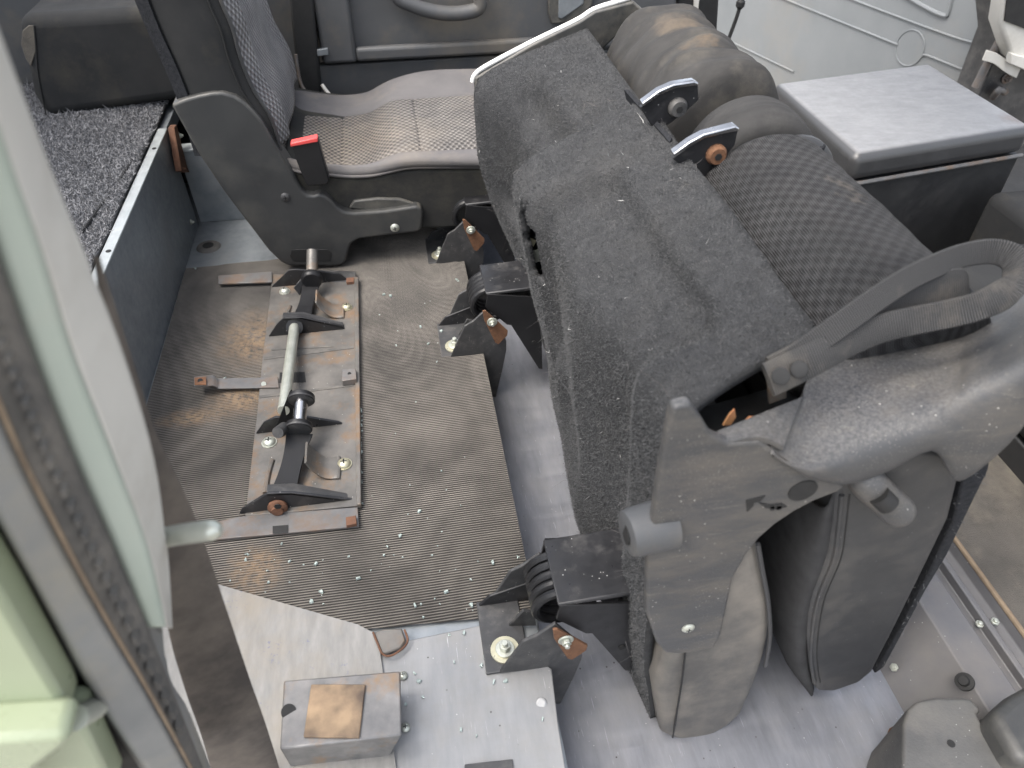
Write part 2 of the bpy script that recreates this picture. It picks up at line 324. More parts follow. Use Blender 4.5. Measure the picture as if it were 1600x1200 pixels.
def loft(name, rings, mat, parent=None, closed=True, cap=True, **k):
    m = len(rings); n = len(rings[0]); v = [Vector(p) for r_ in rings for p in r_]; f = []; uvs = []
    vac = 0
    for j in range(m):
        if j: vac += sum((Vector(rings[j][i])-Vector(rings[j-1][i])).length for i in range(n))/n
        ua = 0
        for i in range(n):
            if i: ua += (Vector(rings[j][i])-Vector(rings[j][i-1])).length
            uvs.append((ua, vac))
    for j in range(m-1):
        for i in range(n if closed else n-1): f.append((j*n+i, j*n+(i+1) % n, (j+1)*n+(i+1) % n, (j+1)*n+i))
    if cap: f += [tuple(range(n-1, -1, -1)), tuple(range((m-1)*n, m*n))]
    return mo(name, v, f, mat, parent, uv=uvs, **k)
def ribbon(name, P, W, th, mat, parent=None, smooth=8, **k):
    # flat strap: centre line P, half-width vectors W
    C = catmull(P, smooth); H = catmull(W, smooth); rings = []
    for i, c in enumerate(C):
        d = (C[min(i+1, len(C)-1)]-C[max(i-1, 0)]).normalized(); h = H[i]; nn = d.cross(h).normalized()*th/2
        e = .10
        rings.append([c-h+nn*.4, c-h*(1-e)+nn, c-h*.5+nn, c+nn, c+h*.5+nn, c+h*(1-e)+nn, c+h+nn*.4, c+h-nn*.4, c+h*(1-e)-nn, c-nn, c-h*(1-e)-nn, c-h-nn*.4])
    return loft(name, rings, mat, parent, **k)
def fibres(name, src, count, length, width, mat, parent, mask=None, lean=.9, seed=3, curl=.4):
    # many short loose fibres standing on a surface: real geometry, one part
    r = np.random.default_rng(seed); me = src.data
    tv, tf = [], []
    me.calc_loop_triangles(); T = np.array([t.vertices[:] for t in me.loop_triangles]); V = np.array([v.co[:] for v in me.vertices]); Nn = np.array([v.normal[:] for v in me.vertices])
    a, b, c = V[T[:, 0]], V[T[:, 1]], V[T[:, 2]]; ar = np.linalg.norm(np.cross(b-a, c-a), axis=1)
    if mask is not None: ar = ar*np.array([mask(*p) for p in (a+b+c)/3])
    idx = r.choice(len(T), count, p=ar/ar.sum()); u = r.random((count, 2)); fl = u.sum(1) > 1; u[fl] = 1-u[fl]
    P = a[idx]+(b-a)[idx]*u[:, :1]+(c-a)[idx]*u[:, 1:]
    nn = Nn[T[idx, 0]]; rnd = r.normal(size=(count, 3)); d = nn+rnd*lean; d /= np.linalg.norm(d, axis=1)[:, None]
    sgn = np.sign((d*nn).sum(1)); d *= np.where(sgn == 0, 1, sgn)[:, None]
    side = np.cross(d, r.normal(size=(count, 3))); side /= np.linalg.norm(side, axis=1)[:, None]
    L = length*(.5+r.random(count))[:, None]; W = width*(.6+.8*r.random(count))[:, None]
    mid = P+d*L*.55+side*L*curl*.3; tip = mid+(d+r.normal(size=(count, 3))*curl)*L*.5
    v = np.stack([P-side*W/2, P+side*W/2, mid+side*W/2, mid-side*W/2, tip], 1).reshape(-1, 3)
    m2 = bpy.data.meshes.new(name); k = np.arange(count)*5
    quads = np.stack([k, k+1, k+2, k+3], 1); tris = np.stack([k+3, k+2, k+4], 1)
    m2.from_pydata(v.tolist(), [], quads.tolist()+tris.tolist()); m2.materials.append(MT[mat])
    o = link(bpy.data.objects.new(name, m2), parent); o['kind'] = 'stuff'; return o
def bolt(name, p, axis, r, h, mat, parent=None, washer=True):
    # hexagon nut on a washer, joined as one small piece
    p = Vector(p); ax = Vector(axis).normalized(); u, w_ = ring_frame(ax); v = []; f = []
    def disc(z0, z1, rr, n):
        b = len(v)
        for z in (z0, z1): v.extend([p+ax*z+(u*math.cos(a)+w_*math.sin(a))*rr for a in [2*math.pi*i/n for i in range(n)]])
        f.extend([(b+i, b+(i+1) % n, b+n+(i+1) % n, b+n+i) for i in range(n)]); f.append(tuple(range(b+n, b+2*n))); f.append(tuple(range(b+n-1, b-1, -1)))
    if washer: disc(0, h*.2, r, 20)
    disc(h*.2, h*.65, r*.62, 6); disc(h*.65, h, r*.34, 12)
    return mo(name, v, f, mat, parent, bevel=.0006, seg=1)
def screw(name, p, axis, r, h, mat, parent=None):
    # domed pan head with a cross recess
    p = Vector(p); ax = Vector(axis).normalized()
    o = cyl(name, p, p+ax*h, r, mat, parent, n=18, prof=[(0, r), (.25, r), (.7, r*.8), (1, r*.35)])
    u, w_ = ring_frame(ax)
    for a, b in ((u, w_), (w_, u)):
        q = p+ax*h*.93
        prism('slot', [q+a*r*.45+b*r*.09, q-a*r*.45+b*r*.09, q-a*r*.45-b*r*.09, q+a*r*.45-b*r*.09], ax*h*.12, 'blackclean', o)
    return o

# ================================================================== SETTING: the vehicle body around the scene
FZ = -.10                                  # footwell floor
st(box('ground', (-40, -40, -.95), (40, 40, -.75), 'ground'))
st(box('footwell_floor', (.05, .10, FZ-.03), (.70, 1.80, FZ), 'floor'))
# raised rear floor the seats bolt to; its front edge is the step at the mat's end
st(box('rear_floor', (-1.6, .22, FZ-.02), (.104, 1.80, -.003), 'galv', bevel=.003))
# bare plate in the doorway, its edge overhanging the footwell
pl = [pz(640, 1000), pz(760, 975), pz(862, 1045), pz(872, 1130), pz(893, 1260), pz(560, 1260), pz(560, 1010)]
st(prism('door_plate', [(p.x, p.y, .0) for p in pl], (0, 0, -.006), 'plate', bevel=.001))
pl = [(-.434, .64, -.002), (-.29, .556, .012), (-.108, .472, .004), (-.085, .455, .004), (-.07, .30, .004), (-.08, .20, .004), (-.434, .20, .004)]
st(prism('wheel_arch_plate', pl, (0, 0, -.004), 'printed'))
# wheel box: galvanised front panel with a folded top flange
WX = -.434; WZ = .205
st(box('wheel_box', (WX-.004, .30, -.002), (WX, 1.46, WZ), 'galv'))
o = st(box('wheel_box_flange', (WX-.016, .30, WZ), (WX+.001, 1.46, WZ+.0035), 'edge', bevel=.001))
for yy in (1.37, 1.02): cyl('rivet_hole', (WX-.006, yy, WZ+.0036), (WX-.006, yy, WZ+.0042), .004, 'blacktrim', o, n=12)
st(box('wheel_box_top', (-1.6, .30, WZ-.03), (WX-.006, 1.80, WZ-.004), 'galv'))
# cross panel behind the upright seat
st(box('cross_panel', (WX+.004, 1.47, -.002), (.0, 1.475, .155), 'galv'))
st(box('cross_panel_flange', (WX+.004, 1.468, .155), (.0, 1.50, .159), 'edge', bevel=.001))
o = st(prism('bracket_strip', [px(266, 195, WX+.003), px(283, 262, WX+.003), px(287, 270, WX+.003), px(274, 268, WX+.003), px(262, 200, WX+.003)], (.012, 0, 0), 'rustbrown', bevel=.001))
bolt('nut', px(279, 212, WX+.012), (1, 0, 0), .007, .009, 'zinc', o); bolt('nut', px(284, 264, WX+.012), (1, 0, 0), .006, .008, 'rustbrown', o); bolt('nut', px(298, 347, WX+.001), (1, 0, 0), .006, .008, 'zinc', o)
# body sides kept low and unseen roof cut open, to let more light in
FY = 1.76
st(box('far_body_side', (-1.6, FY+.03, FZ), (.36, FY+.06, .42), 'trim'))
st(box('far_sill', (-.60, FY-.10, FZ), (.45, FY-.02, .135), 'blacktrim', bevel=.008))
st(box('cargo_side', (-1.6, FY-.03, WZ), (-.46, FY+.02, .44), 'trim', bevel=.01))
st(box('cut_rear_roof', (-1.6, .14, 1.06), (-.95, 1.86, 1.10), 'headlining'))
st(box('cut_front_roof', (.62, .14, 1.06), (.95, 1.86, 1.10), 'headlining'))      # opening between the two is invented to light the cabin
st(box('roof_rail', (-.95, .14, 1.06), (.62, .30, 1.10), 'headlining'))
st(box('far_roof_rail', (-.95, 1.70, 1.06), (.62, 1.86, 1.10), 'headlining'))
st(box('tailgate', (-1.66, .14, FZ), (-1.61, 1.86, .55), 'trim'))
st(box('near_body_side', (-1.6, .16, FZ-.3), (-.62, .20, .50), 'greenpaint'))
# pillar between the two far doors
bp = [py(1052, -60, FY), py(1062, 60, FY), py(1118, 95, FY), py(1128, -60, FY)]
st(prism('centre_pillar', bp, (0, .06, 0), 'blacktrim', bevel=.006))
st(prism('pillar_light_slit', [py(1086, -40, FY-.004), py(1083, 50, FY-.004), py(1088, 48, FY-.004), py(1096, -40, FY-.004)], (0, .01, 0), 'cream'))  # cream strip paints the daylight showing in the gap at the pillar
st(prism('rear_pillar', [py(445, -60, FY-.05), py(468, 152, FY-.05), py(503, 152, FY-.05), py(484, -60, FY-.05)], (0, .05, 0), 'blacktrim', bevel=.006))
st(tube('pillar_trim_strip', [py(462, 85, FY-.055), py(470, 130, FY-.06), py(486, 152, FY-.07), py(500, 165, FY-.08)], .0035, 'strip'))
st(tube('sill_trim_strip', [py(503, 132, FY-.06), py(515, 148, FY-.07), py(530, 160, FY-.08)], .004, 'cream'))

# ------------------------------------------------------------------ ribbed rubber mat
def rib_mat():
    pitch = .0037; per = 6; ys = np.arange(.457, 1.43, pitch/per); cols = 110
    ptsL = [(.457, .052), (.4585, .02), (.466, -.108), (.541, -.278), (.61, -.430), (1.285, -.430), (1.295, -.20), (1.6, -.20)]
    YL = [a for a, _ in ptsL]; XL = [b for _, b in ptsL]
    V = []; A = []; 
    for j, y in enumerate(ys):
        xl = np.interp(y, YL, XL); xr = .104
        x = np.linspace(xl, xr, cols)
        warp = .0042*np.sin(x*16+y*6)*np.exp(-((y-1.2)/.20)**2)*2*(x > -.1)*np.clip((x+.1)/.06, 0, 1) + .0015*np.sin(x*9+y*8)*np.exp(-((x-.05)/.08)**2) + .0016*np.sin(x*9+1.3) + .0012*np.sin(y*11+x*5) - .012*x
        ph = (y+warp)/pitch*2*math.pi
        h = .5+.5*np.cos(ph); h = np.clip((h-.5)*1.7+.5, 0, 1)
        z = .0015+.0019*h + .0012*np.sin(x*7+y*9) + .004*np.exp(-((x-.07)/.05)**2-((y-1.13)/.05)**2)
        V.append(np.stack([x, np.full(cols, y), z], 1)); A.append(h)
    V = np.concatenate(V); A = np.concatenate(A); n = len(ys)
    i, j = np.meshgrid(np.arange(cols-1), np.arange(n-1)); k = (j*cols+i).ravel()
    Fq = np.stack([k, k+1, k+cols+1, k+cols], 1)
    me = bpy.data.meshes.new('rubber_mat'); me.from_pydata(V.tolist(), [], Fq.tolist())
    at = me.attributes.new('rib', 'FLOAT', 'POINT'); at.data.foreach_set('value', A.astype(np.float32))
    me.materials.append(MT['ribmat']); shade(me, 80)
    return link(bpy.data.objects.new('rubber_mat', me))
gp = pz(326, 386, -.003); st(cyl('drain_grommet', gp, gp+Vector((0, 0, .004)), .022, 'rubber', None, n=28, prof=[(0, .024), (.6, .022), (1, .018)])); st(cyl('grommet_centre', gp+Vector((0, 0, .004)), gp+Vector((0, 0, .0046)), .011, 'blacktrim', None, n=24))
tag(rib_mat(), 'dusty black ribbed rubber mat covering the raised floor', 'floor mat')

# ------------------------------------------------------------------ seat mounting frame on the mat
PZ = .0105                                  # top of its base plate
fr = thing('seat_mounting_frame', (-.18, .9, .005), 'scuffed steel seat mounting frame with two black latch arms on the ribbed mat', 'seat frame')
plate = zprism('base_plate', [(426, 428), (556, 430), (559, 790), (383, 806), (402, 640), (410, 560)], PZ, -.0045, 'frame', fr, bevel=.001)
zprism('front_strip', [(300, 822), (380, 806), (559, 792), (561, 822), (300, 846)], PZ-.001, -.004, 'strip', fr, bevel=.001)
zprism('edge_bar', [(553, 432), (560, 432), (564, 788), (557, 788)], PZ+.004, -.008, 'frame', fr, bevel=.001)
zprism('rear_strip', [(341, 430), (425, 424), (425, 440), (341, 443)], PZ+.004, -.004, 'strip', fr, bevel=.001)
zprism('rear_cross_strip', [(462, 420), (556, 424), (556, 440), (462, 440)], PZ+.001, -.0025, 'bracket', fr, bevel=.001)
for q in ([(412, 558), (552, 540), (553, 544), (412, 562)], [(405, 618), (552, 600), (552, 603), (405, 622)], [(424, 545), (520, 540), (520, 542), (424, 547)]):
    zprism('pressed_seam', q, PZ+.0008, -.0006, 'rubber', plate)
zprism('slot_opening', [(437, 582), (476, 581), (478, 597), (436, 598)], PZ+.0006, -.0004, 'blacktrim', plate)
zprism('slot_opening', [(426, 822), (450, 820), (450, 832), (426, 834)], PZ+.0003, -.0004, 'blacktrim', fr)
# support strap with a raised rusty tab
sp = zprism('support_strap', [(338, 591), (434, 589), (436, 605), (338, 607)], PZ+.003, -.0025, 'strip', fr, bevel=.0006)
sp2 = prism('raised_tab', [pz(303, 588, .028), pz(333, 586, .028), pz(340, 592, PZ+.002), pz(341, 606, PZ+.002), pz(333, 602, .028), pz(303, 603, .028)], (0, 0, -.0025), 'strip', sp, bevel=.0004)
zprism('rusty_plate', [(304, 590), (322, 589), (322, 601), (304, 601)], .0295, -.0012, 'rust', sp2); cyl('tab_hole', pz(313, 595, .0297), pz(313, 595, .0302), .004, 'blacktrim', sp2, n=12)
cyl('rivet', pz(412, 600, PZ+.003), pz(412, 600, PZ+.005), .004, 'zinc', sp, n=14)
cl = zprism('clip', [(534, 577), (556, 576), (557, 592), (534, 595)], PZ+.012, -.011, 'strip', fr, bevel=.001); cyl('clip_hole', pz(546, 584, PZ+.0122), pz(546, 584, PZ+.0127), .003, 'blacktrim', cl, n=10)
for q in ([(540, 808), (556, 805), (557, 818), (541, 821)], [(541, 434), (553, 433), (553, 440), (541, 441)]):
    rp = zprism('rusty_clip', q, PZ+.006, -.006, 'rustbrown', fr, bevel=.0006)
# upright gussets across the plate
def gusset(pts, mat='black', th=.004):
    b = pts[0]; Y = pz(*b, PZ).y; return yprism('gusset', pts, Y, th, mat, fr, bevel=.0008)
gusset([(424, 449), (553, 445), (530, 428), (500, 424), (462, 421), (452, 422)])
gusset([(420, 526), (543, 519), (534, 509), (473, 496), (443, 497), (432, 508)])
gusset([(400, 678), (548, 669), (529, 660), (481, 652), (430, 652), (412, 661)])
g4 = gusset([(374, 803), (378, 796), (418, 771), (457, 770), (550, 781), (556, 787)])
for a, b, Yp, yy in (((443, 497), (473, 496), 0, 525), ((418, 771), (550, 781), 0, 800)): pass
Yg = pz(374, 803, PZ).y
prism('gusset_flange', [py(416, 773, Yg), py(457, 771, Yg), py(552, 783, Yg), py(552, 783, Yg)+Vector((0, .012, 0)), py(457, 771, Yg)+Vector((0, .018, 0)), py(416, 773, Yg)+Vector((0, .018, 0))], (0, 0, -.003), 'bracket', fr, bevel=.0008)
Yh = pz(420, 526, PZ).y
prism('gusset_flange', [py(441, 498, Yh), py(473, 497, Yh), py(536, 511, Yh), py(536, 511, Yh)+Vector((0, .014, 0)), py(473, 497, Yh)+Vector((0, .018, 0)), py(441, 498, Yh)+Vector((0, .018, 0))], (0, 0, -.003), 'bracket', fr, bevel=.0008)
c = py(434, 791, Yg-.001); pv = cyl('pivot_bolt', c, c-Vector((0, .010, 0)), .0125, 'rustbrown', fr, n=20, prof=[(0, .013), (.4, .013), (.7, .008), (1, .0075)])
c = py(434, 791, Yg-.0105); cyl('socket', c, c-Vector((0, .001, 0)), .005, 'blacktrim', pv, n=6)
# latch arms: curved black plates rising to spools
def arm(b0, b1, t0, t1, Yb, Yt, th=.004):
    A0, A1 = py(*b0, Yb), py(*b1, Yb); B0, B1 = py(*t0, Yt), py(*t1, Yt); rings = []
    for i in range(13):
        s = i/12; e = s*s*(3-2*s); a = A0.lerp(B0, s); b = A1.lerp(B1, s)
        dz = -.002*math.sin(math.pi*s); n_ = Vector((0, -th*.7, th*.7)); pinch = .10*math.sin(math.pi*s)
        a, b = a.lerp(b, pinch), b.lerp(a, pinch)
        a = a+Vector((0, 0, dz)); b = b+Vector((0, 0, dz)); rings.append([a, b, b-n_, a-n_])
    return loft('latch_arm', rings, 'blackclean', fr, bevel=.0008)
def spool(pn, pf, rd, Yn, Yf, rs):
    a, b = py(*pn, Yn), py(*pf, Yf); b = Vector((b.x, b.y, b.z)); ax = (b-a).normalized()
    s_ = cyl('spool', a, b, rs, 'chrome', fr, n=28)
    for p, k in ((a, -1), (b, 1)):
        d = cyl('flange', p-ax*.004, p+ax*.005, rd, 'blackclean', s_, n=32, bevel=.001); 
        cyl('flange_rim', p-ax*.0042, p-ax*.0005, rd*1.0, 'bracket', d, n=32, prof=[(0, rd*.9), (.3, rd*1.02), (1, rd*1.02)])
    return s_
Ya = pz(443, 767, .025).y; Yb_ = Ya+.085
arm((423, 767), (463, 768), (447, 676), (489, 678), Ya, Yb_)
spool((467, 668), (471, 623), .0185, Yb_, Yb_+.045, .0095)
prism('spool_lever', [py(452, 612, Yb_+.05), py(468, 640, Yb_+.05), py(440, 690, Yb_+.03), py(430, 668, Yb_+.03)], (.003, .006, 0), 'blackclean', fr, bevel=.001)
cyl('pivot_hub', py(434, 676, Yb_-.02), py(444, 668, Yb_), .008, 'bracket', fr, n=16)
Yc = pz(472, 494, .025).y; Yd = Yc+.08
arm((457, 494), (487, 495), (472, 444), (500, 444), Yc, Yd)
a = py(487, 437, Yd); cyl('end_cap', a-Vector((0, .006, 0)), a+Vector((0, .006, 0)), .0185, 'blackclean', fr, n=30, prof=[(0, .015), (.15, .017), (.5, .019), (.9, .019), (1, .0185)])
cyl('stub_shaft', a, py(488, 392, Yd+.045), .010, 'frame', fr, n=20)
prism('spool_lever', [py(470, 436, Yd+.0), py(476, 440, Yd+.0), py(468, 462, Yd-.01), py(458, 450, Yd-.01)], (.003, .006, 0), 'bracket', fr, bevel=.001)
# cross shaft
cyl('cross_shaft', py(460, 511, Yh-.002), py(443, 642, pz(443, 660, .03).y), .0085, 'zinc', fr, n=20)
cyl('shaft_bush', py(460, 511, Yh-.006), py(460, 511, Yh), .014, 'blackclean', fr, n=24)
# saddle straps with weld beads
def saddle(pts, wd):
    P = [Vector(p) for p in pts]; return ribbon('saddle_strap', P, [Vector((0, wd, 0))]*len(P), .0035, 'frame', fr, smooth=5)
for (x0, y0), k in (((503, 735), 1.0), ((515, 489), 1.1)):
    b = pz(x0, y0, PZ); s = .034
    sd = saddle([b+Vector((-.016*k, .006, .034)), b+Vector((-.010*k, .004, .020)), b+Vector((.000, .002, .008)), b+Vector((.010, 0, .003)), b+Vector((.022, 0, .002))], .020)
    tube('weld_bead', [b+Vector((.023, -.021, .001)), b+Vector((.024, 0, .002)), b+Vector((.023, .021, .001))], .0028, 'frame', sd, n=8)
    tube('weld_bead', [b+Vector((-.075, -.03, .001)), b+Vector((-.074, 0, .002)), b+Vector((-.070, .03, .001))], .0035, 'frame', fr, n=8)
for i, (x, y, r) in enumerate(((421, 692, .0095), (538, 726, .0095), (445, 456, .0085), (542, 481, .0085))):
    b = pz(x, y, PZ); wsh = cyl('washer', b, b+Vector((0, 0, .0018)), r*1.15, 'zinc' if x < 500 else 'zincgold', fr, n=22)
    screw('screw', b+Vector((0, 0, .0018)), (0, 0, 1), r, .006, 'zinc' if x < 500 else 'zincgold', fr)

# ------------------------------------------------------------------ floor hinges of the folded seat
def hinge():
    Y0 = pz(781, 1053, .001).y
    t = thing('spring_hinge', (.10, Y0, -.003), '', 'bracket', 'spring hinges holding the folded seat to the floor')
    g = lambda L: [py(x, y, Y0) for x, y in L]
    # near cheek plate: reaches from the floor bolt to the pivot, tail down the step
    ck = prism('cheek_plate', g([(781, 1052), (800, 1026), (818, 1003), (838, 994), (868, 975), (880, 985), (905, 1005), (911, 1017), (909, 1030), (897, 1058), (876, 1100), (862, 1100), (858, 1056), (853, 1045)]), (0, .004, 0), 'bracket', t, bevel=.001)
    prism('cheek_plate', g([(781, 1052), (800, 1026), (818, 1003), (838, 994), (868, 975), (905, 1005), (909, 1030), (853, 1045)]) , (0, .004, 0), 'bracket', t, bevel=.001).location.y = .088
    # foot with its stud
    a = py(781, 1053, Y0); x0, x1 = py(765, 1040, Y0).x, py(835, 1040, Y0).x
    ft = box('foot_plate', (x0-.004, Y0+.001, .0), (x1-.004, Y0+.092, .004), 'bracket', t, bevel=.001)
    up = prism('foot_flange', [(x0+.030, Y0+.055, .003), (x0+.046, Y0+.050, .040), (x0+.060, Y0+.050, .034), (x0+.062, Y0+.050, .003)], (0, .004, .0), 'bracket', t, bevel=.001)
    prism('foot_flange', [(x0-.002, Y0+.086, .003), (x0+.012, Y0+.086, .022), (x0+.062, Y0+.086, .040), (x0+.062, Y0+.086, .003)], (0, .004, 0), 'black', t, bevel=.001)
    p = pz(789, 1016, .004); cyl('washer', p, p+Vector((0, 0, .002)), .0165, 'zincgold', ft, n=28); bolt('stud_nut', p+Vector((0, 0, .002)), (0, 0, 1), .011, .016, 'zinc', ft)
    # torsion spring
    zt = py(878, 950, Y0).z; cx, cz = py(872, 955, Y0).x+.012, zt-.036
    P = []
    for i in range(5*20+1):
        th = 2*math.pi*i/20; P.append((cx+.031*math.cos(th), Y0+.018+.058*i/100, cz+.031*math.sin(th)))
    tube('torsion_spring', P, .0052, 'blackclean', t, n=8, smooth=0)
    # arm channel going to the seat underside
    top = py(862, 873, Y0+.085)
    e = [(cx-.012, zt), (.262, zt+.006), (.262, zt-.002), (cx-.010, zt-.005)]
    ch = prism('arm_channel', [(x, Y0+.004, z) for x, z in e], (0, .082, 0), 'black', t, bevel=.002)
    for dy in (.003, .085):
        prism('arm_side', [v+Vector((0, dy, 0)) for v in g([(877, 951), (990, 946), (992, 1010), (986, 1052), (978, 1052), (926, 994), (916, 994), (870, 972)])], (0, .0035, 0), 'blackclean', t, bevel=.0008)
    # rusty stop plate with its nut
    rp = prism('rusty_stop_plate', [v-Vector((0, .010, 0)) for v in g([(861, 971), (868, 970), (915, 996), (913, 1003), (891, 1018), (884, 1016), (863, 985)])], (0, .003, 0), 'rust', t, bevel=.0006)
    bolt('nut', py(884, 999, Y0-.0105), (0, -1, 0), .0085, .010, 'zinc', rp)
    h_ = py(972, 1012, Y0+.002); cyl('hole', h_-Vector((0, .0005, 0)), h_+Vector((0, .001, 0)), .004, 'blacktrim', ch, n=14)
    return t
def copy_tree(o, parent=None):
    c = o.copy(); S.collection.objects.link(c)
    if parent: c.parent = parent; c.matrix_parent_inverse = o.matrix_parent_inverse.copy()
    for ch in o.children: copy_tree(ch, c)
    return c
h0 = hinge(); h0['label'] = 'nearest black spring hinge with coil spring and rusty plate, beside the bare door plate'
h1 = copy_tree(h0); h1.location.y += pz(702, 560).y-pz(781, 1053).y; h1.location.x -= .0; h1['label'] = 'black spring hinge with rusty plate halfway along the mat edge'
h2 = copy_tree(h0); h2.location.y += pz(683, 413).y-pz(781, 1053).y; h2['label'] = 'black spring hinge with rusty plate under the upright seat cushion'

# ------------------------------------------------------------------ the folded double seat, tipped forward
fs = thing('folded_seat', (.30, .72, FZ), 'tipped-up folded double seat showing its charcoal carpeted underside and dusty plastic end cover', 'car seat')
MT['rollC'] = weave('woven_black_cloth', (.070, .070, .073), (.019, .019, .020), .0150, .0155, .22, 1.0, .0028, fine=150, tint=(.072, .071, .070),
                    tints=((py(1310, 335, .56), .026, (.36, .30, .23), (1, .35, 1), .6),))
MT['rollA'] = generic('wrinkled_charcoal_cloth', (.030, .0295, .029), (.052, .050, .048), 16, .85, .05, 0, .5, 700, .0009, dust=(.105, .095, .08), dscale=12, dlo=.50, dhi=.8, spec=.2, stretch=(1, 2.4, 1),
                      extra=((py(1090, 100, .92), .035, (.27, .17, .085), (1, 1, 1), .7), (py(1060, 60, 1.0), .04, (.22, .17, .12), (1, 1, 1), .6)))
MT['rollB'] = generic('charcoal_ribbed_cloth', (.030, .0295, .0295), (.050, .049, .048), 14, .85, .05, 0, .5, 700, .0009, dust=(.09, .086, .08), dscale=10, dlo=.5, dhi=.85, spec=.2, stretch=(1, 2.4, 1))
STA = [  # Y, then (X, z) from the floor end over the corner to the top edge
    (.345, [(.222, -.085), (.198, .06), (.180, .24), (.170, .430), (.303, .449)]),
    (.40, [(.216, -.088), (.194, .06), (.178, .24), (.166, .422), (.302, .451)]),
    (.50, [(.210, -.080), (.188, .05), (.170, .24), (.157, .398), (.301, .453)]),
    (.60, [(.196, -.06), (.166, .06), (.150, .24), (.138, .392), (.301, .453)]),
    (.74, [(.200, -.02), (.186, .10), (.166, .22), (.130, .392), (.300, .455)]),
    (.80, [(.195, .0), (.180, .12), (.160, .22), (.128, .388), (.298, .458)]),
    (.838, [(.195, .02), (.180, .13), (.163, .23), (.129, .388), (.298, .460)]),
    (.852, [(.225, .04), (.212, .15), (.198, .24), (.176, .358), (.306, .438)]),
    (1.0, [(.195, .06), (.176, .17), (.158, .27), (.146, .376), (.299, .447)]),
    (1.125, [(.170, .12), (.140, .19), (.127, .26), (.124, .392), (.295, .452)]),
]
def panel_surface(nu=130, nv=100):
    Ys = np.array([s[0] for s in STA]); C = np.array([s[1] for s in STA]); K = [0, .28, .55, .80, 1.0]
    t = np.linspace(0, 1, nv); yy = np.linspace(Ys[0], Ys[-1], nu); G = np.zeros((nu, nv, 2))
    for i, y in enumerate(yy):
        prof = np.array([[np.interp(y, Ys, C[:, k, c]) for c in (0, 1)] for k in range(5)])
        for c in (0, 1): G[i, :, c] = np.interp(t, K, prof[:, c])
    for _ in range(26):                                        # soft pressed corners
        G[:, 1:-1] = .25*G[:, :-2]+.5*G[:, 1:-1]+.25*G[:, 2:]
    for _ in range(2): G[1:-1] = .25*G[:-2]+.5*G[1:-1]+.25*G[2:]
    V = np.zeros((nu, nv, 3)); V[:, :, 0] = G[:, :, 0]; V[:, :, 2] = G[:, :, 1]; V[:, :, 1] = yy[:, None]
    _s = lambda x, a, b: np.clip((x-a)/(b-a), 0, 1)**2*(3-2*np.clip((x-a)/(b-a), 0, 1))
    V[:, :, 1] += .046*_s(np.tile(t, (nu, 1)), .76, 1)*(1-_s(np.tile(yy[:, None], (1, nv)), .345, .52))
    dt = np.gradient(V, axis=1); dy = np.gradient(V, axis=0); n = np.cross(dy, dt); n /= np.linalg.norm(n, axis=2)[:, :, None]
    if n[nu//2, nv//3, 0] > 0: n = -n                          # outwards is towards the rear of the cabin
    Yg = V[:, :, 1]; Tg = np.tile(t, (nu, 1))
    sm = lambda x, a, b: np.clip((x-a)/(b-a), 0, 1)**2*(3-2*np.clip((x-a)/(b-a), 0, 1))
    rec = sm(Yg, .41, .47)*(1-sm(Yg, .715, .752))*sm(Tg, .05, .35)*(1-sm(Tg, .885, .935)); D = 0*rec
    rec2 = sm(Yg, .86, .90)*(1-sm(Yg, 1.03, 1.10))*sm(Tg, .30, .50)*(1-sm(Tg, .83, .91))
    for (yc, tc, sy, stt, d) in ((.60, .82, .022, .035, -.012), (.455, .86, .015, .022, -.010), (.455, .905, .010, .014, .006), (.70, .47, .03, .05, .016), (.66, .36, .02, .07, -.010), (.52, .6, .06, .1, -.003), (.86, .5, .03, .06, .008)):
        D += d*np.exp(-((Yg-yc)/sy)**2-((Tg-tc)/stt)**2)
    r = np.random.default_rng(4)
    for _ in range(14):
        a, b, p, q = r.uniform(-30, 30), r.uniform(-18, 18), r.uniform(0, 6), r.uniform(0, 1); D += .0007*np.sin(Yg*a+Tg*b+p)
    V = V+n*D[:, :, None]+np.array([.80, 0, -.60])*(.028*rec+.042*rec2)[:, :, None]
    # torn latch hole low on the far side
    hole = ((Yg-.766)/.030)**2+((Tg-.69)/.095)**2 < 1+.25*np.sin(Yg*300)
    idx = np.arange(nu*nv).reshape(nu, nv); f = []
    for i in range(nu-1):
        for j in range(nv-1):
            if hole[i, j] and hole[i+1, j+1]: continue
            f.append((idx[i, j], idx[i, j+1], idx[i+1, j+1], idx[i+1, j]))
    o = mo('carpet_panel', V.reshape(-1, 3), f, 'carpetbase', fs, angle=80)
    s = o.modifiers.new('solid', 'SOLIDIFY'); s.thickness = .009; s.offset = -1
    # make sure the normals face outwards
    me = o.data
    if sum(p.normal.x for p in me.polygons) > 0: me.flip_normals()
    return o
cp = panel_surface()
fibres('carpet_pile', cp, 200000, .0022, .00036, 'fibre', cp, lean=1.3)
fibres('lint', cp, 110, .0045, .0009, 'headlining', cp, lean=2.0, seed=9, curl=1.2)
fibres('loose_hair', cp, 900, .011, .00028, 'grey_fabric', cp, lean=2.0, seed=19, curl=1.4)
# latch behind the torn hole
lt = box('latch_plate', (.186, .755, .19), (.196, .785, .24), 'bracket', fs, bevel=.002); box('hole_dark_backing', (.205, .70, .12), (.21, .84, .38), 'blacktrim', lt)  # black sheet added so the torn hole reads dark inside
prism('leaf_scrap', [py(829, 372, .80), py(838, 376, .80), py(833, 386, .80)], (0, .002, 0), 'zincgold', lt)
prism('leaf_scrap', [py(830, 394, .80), py(841, 390, .80), py(843, 408, .80), py(834, 412, .80)], (0, .002, 0), 'zinc', lt)
